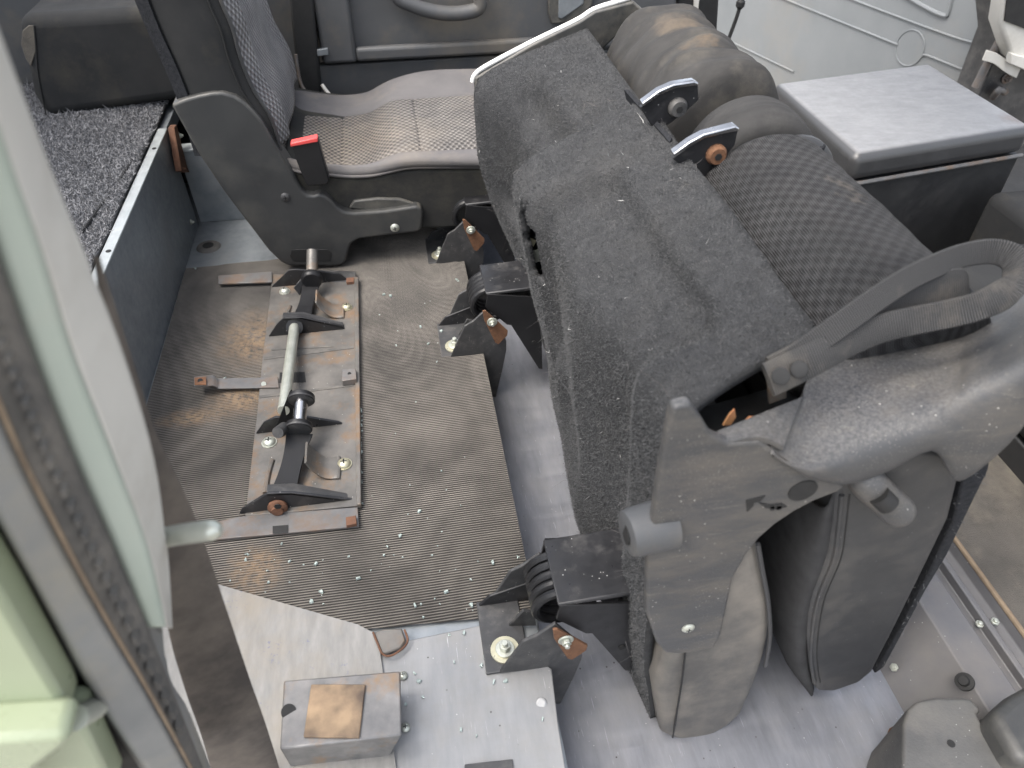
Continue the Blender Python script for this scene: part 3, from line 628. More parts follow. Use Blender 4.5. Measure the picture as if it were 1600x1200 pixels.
# second layer of carpet board that overlaps at the brackets
prism('carpet_flap', [pz(982, 140, .463), pz(1050, 215, .456), pz(1046, 222, .452), pz(1018, 190, .456), pz(975, 140, .460)], (.004, 0, -.012), 'felt', fs)
# cushion (squab) behind the carpet
def rounded(name, pts, Y0, Y1, mat, r, parent=fs, seg=5): return prism(name, [py(x, y, Y0) for x, y in pts], (0, Y1-Y0, 0), mat, parent, bevel=r, seg=seg)
cu = rounded('cushion', [(1085, 1000), (1044, 1024), (1024, 1080), (1034, 1150), (1056, 1159), (1090, 1157), (1117, 1150), (1145, 1134), (1162, 1118), (1183, 1072), (1197, 1030), (1204, 1000), (1208, 950), (1202, 920), (1192, 880), (1183, 842), (1195, 760), (1150, 760), (1140, 850)], .322, 1.10, 'dustyvinyl', .014)
tube('seam', [py(1071, 1015, .3195), py(1066, 1060, .3185), py(1058, 1110, .3195), py(1051, 1152, .323)], .0011, 'blacktrim', cu, n=6)
tube('piping', [py(1184, 850, .3215), py(1191, 890, .3205), py(1200, 940, .3205), py(1203, 995, .3205), py(1196, 1040, .322)], .0022, 'vinyl', cu, n=8)
# backrest, folded against the cushion
BR = [(1307, 760), (1303, 820), (1296, 867), (1284, 900), (1271, 933), (1264, 965), (1262, 1000), (1266, 1045), (1276, 1083), (1300, 1084), (1346, 1068), (1367, 1050), (1408, 971), (1450, 887), (1487, 812), (1502, 754), (1500, 700), (1330, 700)]
ba = rounded('backrest', BR, .328, 1.10, 'vinyl', .009, seg=5)
MT['mesh'] = generic('black_spacer_mesh', (.030, .030, .031), (.055, .055, .056), 30, .85, .05, 0, .8, 900, .0015, spec=.2)
def mesh_strip():
    L = [(1262, 780), (1236, 850), (1222, 905), (1212, 958), (1218, 1008), (1234, 1044), (1258, 1068)]
    Rr = [(1309, 765), (1304, 820), (1297, 867), (1272, 933), (1263, 1000), (1265, 1040), (1272, 1074)]
    Lc, Rc = catmull([py(x, y, .362) for x, y in L], 6), catmull([py(x, y, .334) for x, y in Rr], 6)
    rings = []
    for a, b in zip(Lc, Rc):
        ring = [b.lerp(a, k/8)+Vector((-.004*math.sin(math.pi*k/8), -.013*math.sin(math.pi*k/8), 0)) for k in range(9)]
        rings.append(ring+[a+Vector((0, .2, 0)), a+Vector((0, .7, 0))])
    o = loft('mesh_strip', rings, 'mesh', ba, closed=False, cap=False, angle=70); o.modifiers.new('s', 'SOLIDIFY').thickness = .003; return Rc
Rc = mesh_strip()
tube('seam_piping', [p+Vector((.0005, -.0055, 0)) for p in Rc[:-3]], .0022, 'vinyl', ba, n=8, smooth=0)
tube('stitching', [p+Vector((.007, -.0062, 0)) for p in Rc[:-3]], .0007, 'blacktrim', ba, n=6, smooth=0)
# carpeted back board of the backrest
bb = prism('back_board', [py(x, y, .335) for x, y in [(1367, 1054), (1410, 980), (1452, 896), (1490, 815), (1506, 740), (1530, 640), (1560, 640), (1545, 735), (1525, 775), (1480, 868), (1448, 921), (1382, 1042)]], (0, .78, 0), 'felt', fs, bevel=.002)
fibres('felt_edge_pile', bb, 7000, .004, .0006, 'fibre', bb, seed=5)
# fabric rolls between cushion and backrest
def roll(name, Y0, Y1, xc, zc, rx, rz, mat, wr=0.0, end=.018, n=40, m=40, seedv=0):
    r_ = np.random.default_rng(seedv); ph = r_.uniform(0, 6, 6); rings = []
    for j in range(m+1):
        s = j/m; y = Y0+(Y1-Y0)*s; dd = min(y-Y0, Y1-y); k = math.sqrt(max(1-(1-min(dd/end, 1))**2, 0))*.22+.78
        ring = []
        for i in range(n):
            a = math.pi*1.18*(i/(n-1))-.28
            w_ = wr*(math.sin(s*46+a*2.2+ph[0])*.45+math.sin(s*80+a*1.2+ph[3])*.16*math.sin(a*2+s*5)+math.sin(s*17-a*4+ph[1])*.5+math.sin(s*9+a*7+ph[2])*.4)
            ring.append((xc-(rx*k+w_)*math.cos(a), y, zc+(rz*k+w_)*math.sin(a)))
        rings.append(ring)
    return loft(name, rings, mat, fs, closed=True, angle=60)
roll('fabric_roll', .395, .700, .392, .375, .088, .100, 'rollC', .0006)
rb_ = roll('fabric_roll', .722, .800, .405, .385, .080, .094, 'rollB', .0005, end=.03, seedv=2)
ra_ = roll('fabric_roll', .825, 1.10, .398, .395, .085, .100, 'rollA', .0040, seedv=3, m=130)
for Y_, rr in ((.8005, .066), (.7215, .066)):
    cyl('end_cap', (.437, Y_-.012, .402), (.437, Y_+.01, .402), rr*.80, 'vinyl', fs, n=30, bevel=.008)
for q in ([(1150, 118), (1205, 158), (1292, 226), (1284, 232), (1196, 168), (1146, 128)], [(1068, 40), (1110, 78), (1156, 118), (1150, 126), (1100, 88), (1062, 48)]):
    zprism('felt_strip', q, .445, -.014, 'felt', fs, bevel=.002)
# chrome recliner brackets
def bracket(bar, platepts, bp, Y, bmat):
    B = yprism('recliner_bracket', platepts, Y, .006, 'black', fs, bevel=.001)
    yprism('chrome_rail', bar, Y-.005, .012, 'chrome', B, bevel=.0018, seg=3)
    p = py(*bp, Y); cyl('bolt_head', p, p-Vector((0, .008, 0)), .010, bmat, B, n=24, prof=[(0, .011), (.5, .011), (1, .0085)]); cyl('socket', p-Vector((0, .0081, 0)), p-Vector((0, .009, 0)), .004, 'blacktrim', B, n=6)
bracket([(1003, 162), (1030, 142), (1053, 132), (1086, 127), (1092, 130), (1091, 134), (1055, 138), (1033, 148), (1005, 167)], [(1000, 168), (1030, 146), (1053, 137), (1091, 131), (1092, 156), (1070, 176), (1045, 195), (1020, 200)], (1058, 167), .775, 'bracket')
bracket([(1052, 241), (1078, 222), (1100, 210), (1150, 197), (1156, 201), (1155, 205), (1102, 216), (1081, 228), (1055, 247)], [(1050, 248), (1078, 228), (1100, 214), (1154, 202), (1148, 227), (1124, 258), (1112, 292), (1070, 262)], (1118, 240), .690, 'rust')
# far end: pale cover edge and hinge plate
E_ = [(738, 128), (742, 117), (760, 103), (830, 66), (900, 32), (927, 15), (960, 4), (1000, -8)]
tube('cover_edge', [py(x, y, 1.135) for x, y in E_], .0036, 'white', fs, n=10, smooth=5)
yprism('far_end_cover', [(742, 122), (830, 70), (905, 34), (930, 18), (990, 2), (1010, 20), (960, 60), (900, 120), (780, 270), (748, 250)], 1.128, .02, 'darkplastic', fs, bevel=.003)

# end cover of moulded plastic
ec = yprism('end_cover', [(1049, 646), (1053, 638), (1066, 634), (1080, 632), (1098, 657), (1113, 682), (1140, 694), (1188, 690), (1226, 716), (1262, 738), (1300, 748), (1322, 760), (1308, 770), (1272, 784), (1242, 800), (1212, 820), (1187, 842), (1166, 868), (1146, 904), (1136, 950), (1127, 992), (1117, 1012), (1088, 1019), (1058, 1023), (1040, 1021), (1025, 1004), (1010, 958), (1012, 867), (1025, 779), (1033, 725)], .317, .010, 'plastic', fs, bevel=.0030, seg=4)
def top_shell():
    # lofted over the seat's end: inner edge, flat top, shoulder, rolled lip hanging over the near side
    rows = [[(1246, 632), (1204, 697), (1206, 712)], [(1254, 624), (1222, 708), (1228, 725)],
            [(1262, 596), (1246, 709), (1248, 738)], [(1292, 560), (1272, 704), (1268, 747)], [(1347, 531), (1335, 684), (1322, 757)], [(1407, 511), (1395, 662), (1385, 738)], [(1464, 493), (1450, 642), (1457, 704)],
            [(1502, 482), (1488, 626), (1487, 740)], [(1517, 477), (1512, 612), (1503, 750)], [(1552, 464), (1553, 590), (1537, 729)], [(1602, 446), (1608, 554), (1592, 676)], [(1652, 428), (1662, 518), (1650, 580)]]
    L = []
    for a_, c_, d_ in rows:
        k = min(max((c_[0]-1130)/140, 0), 1); a = pz(*a_, .414+.006*k); c = py(*c_, .3195+.0025*k); d = py(*d_, .323-.0125*k)
        e = (c-d)*.25
        L.append([a+Vector((0, .002, -.02)), a+Vector((0, .001, -.001)), a.lerp(c, .06), a.lerp(c, .4)+Vector((0, 0, .0025*k)), a.lerp(c, .72)+Vector((0, 0, .003*k)), a.lerp(c, .93)+Vector((0, 0, .001*k)), c.lerp(d, .10)+Vector((0, -.0045*k, 0)), c.lerp(d, .35)+Vector((0, -.009*k, 0)), c.lerp(d, .7)+Vector((0, -.006*k, 0)), d, d+Vector((0, .006, -.0005)), d+Vector((0, .03, .012))])
    cols = [catmull(c_, 4) for c_ in zip(*L)]; rings = [list(x)[:2]+catmull(list(x)[2:], 3) for x in zip(*cols)]
    return loft('cover_top', rings, 'plastic', ec, closed=False, cap=False, angle=42, solid=.003)
top_shell()
mo('slot_ledge', [pz(1117, 681, .4165), pz(1252, 626, .4165), py(1222, 707, .3185), py(1204, 696, .3185), py(1187, 690, .3185), py(1165, 691, .3185), py(1140, 697, .3185), py(1104, 702, .3185)], [tuple(range(8))], 'plastic', ec, solid=.005, bevel=.0012, seg=3)
zprism('slot_floor', [(1085, 640), (1200, 608), (1250, 592), (1275, 622), (1117, 696)], .375, -.01, 'blacktrim', ec)
for q in ([(1130, 665), (1140, 648), (1148, 640), (1150, 652), (1142, 664)], [(1158, 664), (1172, 652), (1180, 653), (1168, 664)]):
    yprism('dry_leaf', q, .352, .0015, 'leaf', ec)
# pivot boss, recess, screw, embossed mark
b0 = py(1036, 817, .329); b1 = py(978, 812, .329); b1 = Vector((b1.x, .324, b0.z-.001)); b0.x += .006
bo = cyl('pivot_boss', b0, b1, .021, 'trim', fs, n=36, prof=[(0, .0205), (.85, .0192), (.97, .018), (1, .0155)])
cyl('boss_hole', b1-Vector((.0006, 0, 0)), b1+Vector((.001, 0, 0)), .0085, 'blacktrim', bo, n=24)
p = py(1254, 766, .317); cyl('recess_hole_disc', p, p-Vector((0, .0015, 0)), .0105, 'blacktrim', ec, n=28, prof=[(0, .0115), (.6, .0115), (1, .0095)])  # black disc paints the dark inside of an oval hole
screw('cover_screw', py(1075, 981, .317), (0, -1, 0), .0062, .003, 'zinc', ec)
for q in ([(1166, 783), (1196, 775), (1188, 784), (1178, 786), (1178, 790), (1168, 800)], [(1186, 786), (1204, 789), (1222, 787), (1230, 792), (1216, 796), (1196, 794)], [(1204, 792), (1210, 791), (1210, 798), (1204, 798)], [(1214, 791), (1222, 791), (1220, 797), (1213, 797)]):
    yprism('embossed_mark', q, .3162, .0012, 'blacktrim', ec)
# release lever hanging under the lip
la, lb = py(1358, 756, .318), py(1413, 808, .306)
lv = tube('release_lever', [la+Vector((-.004, .01, .006)), la, la.lerp(lb, .5), lb], lambda t: .0135 if t < .85 else .0135*math.sqrt(max(1-((t-.85)/.15)**2, .02)), 'plastic', fs, n=20, smooth=8)
la2 = la+Vector((.001, -.0115, .001)); lv_n = (lb-la).normalized()
cyl('lever_hollow', la2, la2+lv_n*.012+Vector((0, -.002, 0)), .0085, 'blacktrim', lv, n=20)
# webbing pull strap
n = N('grey_webbing'); co = n.coord('UV'); wv = n.n('ShaderNodeTexWave', wave_type='BANDS', bands_direction='Y'); wv.inputs['Scale'].default_value = 170; n.l(co, wv.inputs['Vector'])
col = n.mix(wv.outputs['Fac'], (.022, .022, .023), (.105, .103, .101)); d = n.ramp(n.noise(18, 6, .65), .5, .75); col = n.mix(n.math('MULTIPLY', d, .5), col, (.24, .21, .17))
MT['webbing'] = n.done(col, .85, 0, n.bump(wv.outputs['Fac'], .8, .0012), .2)
SP = [(1200, 594, .452), (1240, 575, .456), (1283, 554, .462), (1330, 531, .466), (1380, 512, .470), (1430, 501, .474), (1480, 491, .478), (1530, 478, .484), (1572, 456, .490), (1592, 428, .494), (1582, 403, .497), (1550, 393, .498), (1505, 399, .498), (1460, 416, .497), (1415, 438, .494), (1370, 467, .488), (1325, 499, .480), (1290, 524, .472), (1250, 552, .462), (1205, 576, .455)]
HW = [.0125, .0125, .0118, .0112, .0108, .0105, .0105, .0105]+[.0105, .0105, .010, .0095]+[.009]*8
P = [pz(*v) for v in SP]; W = []
for i, p in enumerate(P):
    d = (P[min(i+1, len(P)-1)]-P[max(i-1, 0)]).normalized(); h = d.cross((Vector(_c)-p).normalized()).normalized()
    h = h*.9+Vector((0, 0, .35))*(1 if h.dot(Vector((0, 0, 1))) > 0 else -1); h = (h-d*h.dot(d)).normalized()
    if W and h.dot(W[-1]) < 0: h = -h
    W.append(h*HW[i])
stp = ribbon('pull_strap', P, W, .0042, 'webbing', fs, smooth=6, angle=50)
P2 = [pz(*v) for v in [(1335, 500, .474), (1390, 470, .48), (1450, 452, .482), (1500, 444, .482), (1512, 452, .478)]]; ribbon('strap_tail', P2, [Vector((-.002, .006, .011))]*5, .004, 'webbing', stp, smooth=6)
for (x, y) in ((1220, 588), (1249, 577)):
    p = pz(x, y, .4600); cyl('rivet', p, p+(Vector(_c)-p).normalized()*.0010, .0056, 'blacktrim', stp, n=20, prof=[(0, .0062), (.7, .0058), (1, .0045)], angle=20)
yprism('strap_anchor', [(1198, 590), (1226, 580), (1230, 622), (1202, 632)], .382, .003, 'frame', fs, bevel=.0008)

# ------------------------------------------------------------------ upright single seat at the far side
us = thing('upright_seat', (-.10, 1.43, 0), 'upright single seat with grey quilted cloth cushion and red-buttoned belt buckle', 'car seat')
SY = 1.24                                   # near side of this seat
MT['quilt'] = weave('quilted_grey_cloth', (.20, .189, .182), (.075, .071, .069), .0110, .0150, .2, 1.0, .0035, rot=R(90), tint=(.29, .25, .205), tints=((py(520, 200, 1.4), .16, (.36, .295, .22), (1, 1, 1), .55),))
MT['quiltback'] = weave('quilted_grey_cloth_back', (.27, .265, .268), (.12, .116, .118), .0110, .0150, .2, 1.0, .0035, tint=(.17, .155, .14))
sc = yprism('side_cover', [(267, 164), (288, 155), (310, 149), (330, 145), (347, 144), (367, 150), (382, 160), (397, 175), (408, 188), (417, 203), (428, 224), (443, 249), (455, 268), (463, 282), (471, 297), (480, 305), (490, 306), (499, 303), (508, 306), (518, 314), (528, 325), (538, 331), (552, 333), (600, 330), (652, 322), (659, 326), (661, 335), (659, 358), (652, 363), (600, 369), (560, 374), (549, 381), (545, 392), (541, 408), (534, 415), (520, 417), (452, 416), (440, 411), (420, 392), (350, 300), (310, 240)], SY, .05, 'darkplastic', us, bevel=.008, seg=4)
screw('cover_screw', py(446, 308, SY), (0, -1, 0), .0085, .004, 'bracket', sc); screw('cover_screw', py(617, 356, SY), (0, -1, 0), .0085, .004, 'zinc', sc)
yprism('foot_recess', [(456, 390), (512, 390), (518, 396), (516, 408), (458, 408), (453, 400)], SY-.0012, .002, 'blacktrim', sc, bevel=.0005)
yprism('cover_shelf', [(545, 326), (553, 314), (590, 310), (625, 311), (658, 322), (600, 331)], SY+.012, .05, 'darkplastic', us, bevel=.003)
# cushion: near side wall, sculpted top, far bolster
def cushion():
    near = [(345, 253), (380, 257), (440, 262), (470, 270), (513, 274), (550, 277), (583, 275), (610, 269), (640, 263), (690, 262), (750, 262), (800, 262), (860, 268)]
    fary = [(370, 148), (400, 148), (448, 150), (470, 150), (500, 154), (533, 157), (577, 152), (617, 132), (667, 119), (743, 116), (800, 118), (860, 124)]
    N0 = catmull([py(x, y, SY+.015) for x, y in near], 5); F0 = catmull([py(x, y, 1.66) for x, y in fary], 5)
    xs = np.linspace(N0[0].x, N0[-1].x, 60)
    zn = np.interp(xs, [p.x for p in N0], [p.z for p in N0]); zf = np.interp(xs, [p.x for p in F0], [p.z for p in F0])
    rings = []; M_ = 40; W0 = SY+.015; W1 = 1.66
    for i, x in enumerate(xs):
        ring = []
        a = zn[i]; b = zf[i]; mid = min(a, b)-.004+ .010*math.exp(-((x-xs[-1]+.10)/.10)**2)
        for j in range(M_+1):
            s = j/M_; y = W0+(W1-W0)*s
            lo = a+(mid-a)*min(s/.09, 1) if s < .09 else (mid if s < .72 else mid+(b-mid)*((s-.72)/.20 if s < .92 else 1))
            k = lo
            # rounded shoulders
            if s > .92: k = lo-.03*((s-.92)/.08)**2
            ring.append([x, y, k])
        rings.append(ring)
    A = np.array(rings)
    for _ in range(3): A[:, 2:-2, 2] = .25*A[:, 1:-3, 2]+.5*A[:, 2:-2, 2]+.25*A[:, 3:-1, 2]
    # seams pressed into the cloth
    for i, x in enumerate(xs):
        pass
    return A, xs
A, xs = cushion()
q0, q1 = 3, int(.70*40)
def patch(name, i0, i1, j0, j1, mat, parent, puff=.004):
    B = A[i0:i1+1, j0:j1+1].copy(); n0, n1 = B.shape[:2]
    for i in range(n0):
        for j in range(n1):
            e = min(i/(n0-1), 1-i/(n0-1))*2; g = min(j/(n1-1), 1-j/(n1-1))*2
            B[i, j, 2] += puff*(min(e*5, 1)**.5)*(min(g*5, 1)**.5)-puff*.5
    return loft(name, B.tolist(), mat, parent, closed=False, cap=False, angle=70, solid=.02)
sx0 = py(440, 262, SY).x
iA = int(np.argmin(abs(xs-py(533, 220, 1.42).x))); iB = int(np.argmin(abs(xs-py(655, 215, 1.42).x)))
body = mo('cushion', [(xs[0], SY+.018, .06), (xs[-1], SY+.018, .05), (xs[-1], 1.655, .05), (xs[0], 1.655, .06)]+[], [(0, 1, 2, 3)], 'olive', us)
nw = catmull([py(x, y, SY+.018) for x, y in [(440, 266), (470, 272), (513, 277), (550, 280), (583, 278), (610, 272), (640, 266), (690, 265), (750, 265), (800, 265), (860, 271), (862, 300), (850, 346), (793, 352), (720, 356), (660, 358), (600, 358), (440, 340)]], 2)
prism('cushion_side', nw, (0, .40, 0), 'olive', us, bevel=.006, seg=3)
for nm, i0, i1 in (('quilted_panel', 0, iA), ('quilted_panel', iA, iB), ('quilted_panel', iB, 59)):
    patch(nm, i0, i1, q0, q1, 'quilt', us)
patch('near_bolster', 0, 59, 0, q0, 'grey_fabric', us, .005); patch('far_bolster', 0, 59, q1, 40, 'grey_fabric', us, .010)
tube('piping', [Vector((x, SY+.0155, z+.001)) for x, z in zip(xs, A[:, 0, 2])], .0028, 'grey_fabric', us, n=8, smooth=0)
bpy.data.objects.remove(body)
# backrest
def backrest():
    bk = [(303, 190), (290, 150), (270, 100), (247, 50), (227, 0), (205, -60), (190, -110)]
    ft = [(444, 246), (428, 190), (398, 140), (378, 90), (366, 45), (347, 0), (330, -60), (318, -110)]
    Bk = catmull([py(x, y, SY+.012) for x, y in bk], 6); Ft = catmull([py(x, y, SY+.012) for x, y in ft], 6)
    zs = np.linspace(max(Bk[0].z, Ft[0].z)-.06, .50, 34)
    bx = np.interp(zs, [p.z for p in Bk], [p.x for p in Bk]); fx = np.interp(zs, [p.z for p in Ft], [p.x for p in Ft])
    return zs, bx, fx
zs, bx, fx = backrest()
Y0, Y1 = SY+.012, 1.655
rings = [[(b, Y0+.008, z), (b+.01, Y0, z), (b+(f-b)*.5, Y0-.004, z), (f-.02, Y0, z), (f-.006, Y0+.006, z), (f-.012, Y0+.03, z), (f-.012, Y1-.02, z), (f-.03, Y1, z), (b+.02, Y1, z), (b, Y1-.01, z)] for z, b, f in zip(zs, bx, fx)]
loft('backrest', rings, 'dark_fabric', us, angle=50)
# front cloth panel, bolster and piping
fr_r = []
for z, b, f in zip(zs, bx, fx):
    fr_r.append([(f-.010+.020*math.sin(math.pi*min(max((k/24)*1.0, 0), 1))*(1 if k < 24 else 1)+.012*math.exp(-((k/24-.12)/.08)**2)+.012*math.exp(-((k/24-.9)/.07)**2), Y0+.010+(Y1-Y0-.03)*k/24, z) for k in range(25)])
loft('quilted_back_panel', fr_r, 'quiltback', us, closed=False, cap=False, angle=70, solid=.012)
tube('back_piping', [Vector((f-.003, Y0+.004, z)) for z, f in zip(zs, fx)], .003, 'vinyl', us, n=8, smooth=0)
tube('back_piping', [Vector((f-.020, Y0-.002, z)) for z, f in zip(zs, fx)], .0016, 'blacktrim', us, n=6, smooth=0)
# carpeted back shell standing proud behind
cb = loft('back_shell', [[(b-.016, Y0+.004, z), (b+.004, Y0-.002, z), (b+.004, Y1, z), (b-.016, Y1, z)] for z, b in zip(zs, bx)], 'felt', us)
# belt buckle
bk_ = prism('belt_buckle', [py(x, y, SY-.014) for x, y in ((453, 226), (497, 218), (515, 282), (512, 289), (480, 292), (476, 285))], (0, .020, 0), 'blackclean', us, bevel=.003, seg=3)
prism('release_button', [py(454, 230, SY-.016), py(454, 224, SY-.016), py(496, 215, SY-.016), py(497, 222, SY-.016)], (0, .016, 0), 'red', bk_, bevel=.0015)
prism('buckle_slot', [py(461, 223, SY-.012), py(492, 217, SY-.012), py(492, 215, SY-.004), py(463, 220, SY-.004)], (0, .002, .0015), 'blacktrim', bk_)
ribbon('buckle_stalk', [py(500, 285, SY+.045), py(512, 300, SY+.045), py(525, 325, SY+.045), py(535, 345, SY+.045)], [Vector((.012, 0, .004))]*4, .004, 'blackclean', us)

# ------------------------------------------------------------------ dark padded block on the wheel box, and its carpet
CZ = WZ+.006
def loop_carpet():
    V = []; f = []; nx, ny = 60, 90
    for j in range(ny):
        y = .55+(1.78-.55)*j/(ny-1)
        for i in range(nx):
            x = -1.15+(WX-.018+1.15)*i/(nx-1)
            V.append((x, y, CZ+.003*math.sin(x*9+y*4)+.0012*math.sin(x*40+y*33)))
    for j in range(ny-1):
        for i in range(nx-1): k = j*nx+i; f.append((k, k+1, k+nx+1, k+nx))
    o = mo('loop_carpet', V, f, 'loopbase', None, angle=80)
    if o.data.polygons[0].normal.z < 0: o.data.flip_normals()
    o.modifiers.new('s', 'SOLIDIFY').thickness = .006
    return o
lc = tag(loop_carpet(), 'grey-black loop pile carpet laid on the wheel box', 'carpet')
fibres('loop_pile', lc, 60000, .0055, .0014, 'loopfibre', lc, mask=lambda x, y, z: 1.0 if (x > -.85 and y > .7) else .1, lean=1.2, curl=1.0)
tube('carpet_slit', [pz(128, 362, CZ+.002), pz(155, 325, CZ+.002), pz(180, 292, CZ+.002), pz(207, 248, CZ+.002)], .0025, 'blacktrim', lc, n=6)
Yk = pz(150, 172, CZ+.006).y
pd = yprism('padded_block', [(24, 26), (292, 11), (296, 156), (74, 187), (50, 150)], Yk, .16, 'dark_fabric', None, bevel=.022, seg=6)
tag(pd, 'dark padded cloth block standing on the loop carpet', 'cushion')
yprism('corner_patch', [(33, 70), (35, 48), (44, 40), (53, 40), (56, 80), (48, 104), (40, 92)], Yk-.001, .003, 'brownmat', pd, bevel=.001)
tube('seam', [py(53, 40, Yk-.001), py(56, 70, Yk-.001), py(60, 120, Yk-.001), py(72, 180, Yk-.001)], .0014, 'blacktrim', pd, n=6)

# ------------------------------------------------------------------ far rear door trim
DY = FY-.02
rd = thing('rear_door', (.12, DY, .15), 'dark grey moulded rear door trim with pull handle, behind the seats', 'car door')
zb = py(600, 93, DY).z; xl = py(497, 60, DY).x; xr = py(1052, 40, DY).x
box('door_panel', (xl, DY, zb), (xr, DY+.03, .46), 'trim', rd, bevel=.006)
box('lower_panel', (xl-.02, DY-.005, .140), (xr+.02, DY+.02, zb-.004), 'trim', rd, bevel=.003)
# raised border round a recess
xrec = py(551, 40, DY).x; zrec = py(640, 66, DY).z
box('panel_border', (xl+.004, DY-.022, zb+.003), (xrec, DY-.001, .46), 'trim', rd, bevel=.008, seg=3)
box('panel_border', (xrec-.001, DY-.0215, zb+.0035), (xr-.004, DY-.001, zrec), 'trim', rd, bevel=.008, seg=3)
hp = [py(x, y, DY-.03) for x, y in [(612, -30), (622, -4), (640, 6), (668, 16), (700, 21), (730, 19), (748, 12), (750, -4), (744, -30)]]
tube('pull_handle', hp, .015, 'trim', rd, n=16, smooth=5)
hb = yprism('latch_bezel', [(857, -30), (930, -30), (926, 8), (904, 34), (862, 38), (857, 20)], DY-.012, .011, 'darkplastic', rd, bevel=.003)
yprism('latch_handle', [(874, -30), (912, -30), (912, 6), (878, 30), (872, 28)], DY-.016, .004, 'galv', hb, bevel=.002)
yprism('door_hinge', [(495, 78), (512, 76), (513, 86), (496, 88)], DY-.03, .012, 'galv', rd, bevel=.001)

# ------------------------------------------------------------------ open front door beyond
H0 = py(1545, 130, FY); un = Vector((-.276, .961, 0)).normalized(); nn = Vector((un.y, -un.x, 0))
if nn.y > 0: nn = -nn
fd = thing('front_door', (H0.x, H0.y, 0), 'pale grey ribbed front door swung open beyond the storage box', 'car door')
def D(x, y, off=0.0): return ppl(x, y, H0+nn*off, nn)
w0 = H0+un*1.2; th = -nn*.04
prism('door_skin', [Vector((H0.x, H0.y, -.22)), Vector((w0.x, w0.y, -.22)), Vector((w0.x, w0.y, .62)), Vector((H0.x, H0.y, .62))], th, 'panelgrey', fd, bevel=.006)
for L in ([(1120, 0), (1232, 2), (1330, 42), (1402, 70)], ):
    pass
for L in ([(1100, 45), (1240, 112)], [(1170, -26), (1230, 0), (1403, 70)], [(1270, -28), (1340, 2), (1488, 57), (1537, 69)], [(1441, 88), (1450, 87), (1500, 107), (1515, 110)]):
    tube('pressed_rib', [D(x, y, .0015) for x, y in L], .0032, 'panelgrey', fd, n=8, smooth=6)
tube('recess_rim', [D(x, y, .0015) for x, y in [(1390, -22), (1440, 8), (1474, 24), (1482, 18), (1490, -20)]], .006, 'panelgrey', fd, n=8, smooth=6)
cc = D(1422, 75); prism('round_cap', [cc+(un*math.cos(a)+Vector((0, 0, 1))*math.sin(a))*.046+nn*.0012 for a in [2*math.pi*i/32 for i in range(32)]], nn*-.001, 'panelgrey', fd)
ring = [cc+(un*math.cos(a)+Vector((0, 0, 1))*math.sin(a))*.048+nn*.0008 for a in [2*math.pi*i/32 for i in range(33)]]
tube('round_pressing', ring, .0024, 'panelgrey', fd, n=6, smooth=0)
prism('door_inner_edge', [D(1512, 130, .004), D(1540, 60, .004), D(1556, 15, .004), D(1562, 50, .004), D(1535, 95, .004), D(1530, 130, .004)], -nn*.01, 'greybody', fd)
rod = tube('lock_rod', [py(1158, 2, 1.72), py(1150, 30, 1.72), py(1128, 88, 1.72)], .0045, 'blacktrim', None, n=8)
tag(rod, 'thin black rod with knob against the pale front door', 'rod'); p = py(1157, 6, 1.72); cyl('knob', p-Vector((0, 0, .012)), p+Vector((0, 0, .012)), .01, 'blacktrim', rod, n=16, prof=[(0, .004), (.3, .010), (.7, .010), (1, .004)])

# ------------------------------------------------------------------ front bulkhead and hinge post at the far right
hpst = thing('hinge_post', (1.5, FY, 0), 'painted front hinge post with door check strap at top right', 'door post')
prism('post', [py(1558, -40, FY-.06), py(1566, 60, FY-.06), py(1530, 150, FY-.06), py(1470, 300, FY-.06), py(1800, 400, FY-.06), py(1800, -40, FY-.06)], (0, .10, 0), 'bracket', hpst, bevel=.004)
prism('scuttle_panel', [py(1562, 38, FY-.12), py(1575, -40, FY-.12), py(1700, -40, FY-.12), py(1700, 130, FY-.12), py(1598, 106, FY-.12), py(1580, 92, FY-.12)], (0, .05, 0), 'cream', hpst, bevel=.01, seg=3)
prism('dark_opening', [py(1578, -40, FY-.125), py(1570, 33, FY-.125), py(1620, 52, FY-.125), py(1620, -40, FY-.125)], (0, .004, 0), 'blacktrim', hpst)
tube('check_rod', [py(1564, 60, FY-.07), py(1545, 95, FY-.07), py(1524, 136, FY-.07)], .010, 'strip', hpst, n=12)
ribbon('check_strap', [py(1538, 86, FY-.09), py(1556, 92, FY-.10), py(1575, 106, FY-.11), py(1590, 114, FY-.11)], [Vector((0, 0, .012))]*4, .006, 'cream', hpst)
prism('hinge_plate', [py(1582, 84, FY-.13), py(1640, 100, FY-.13), py(1640, 125, FY-.13), py(1578, 100, FY-.13)], (0, .02, 0), 'cream', hpst, bevel=.002)
bolt('bolt', py(1573, 122, FY-.063), (0, -1, 0), .014, .016, 'strip', hpst); tube('latch_loop', [py(1552, 152, FY-.07), py(1562, 140, FY-.09), py(1570, 144, FY-.07)], .009, 'strip', hpst, n=10)

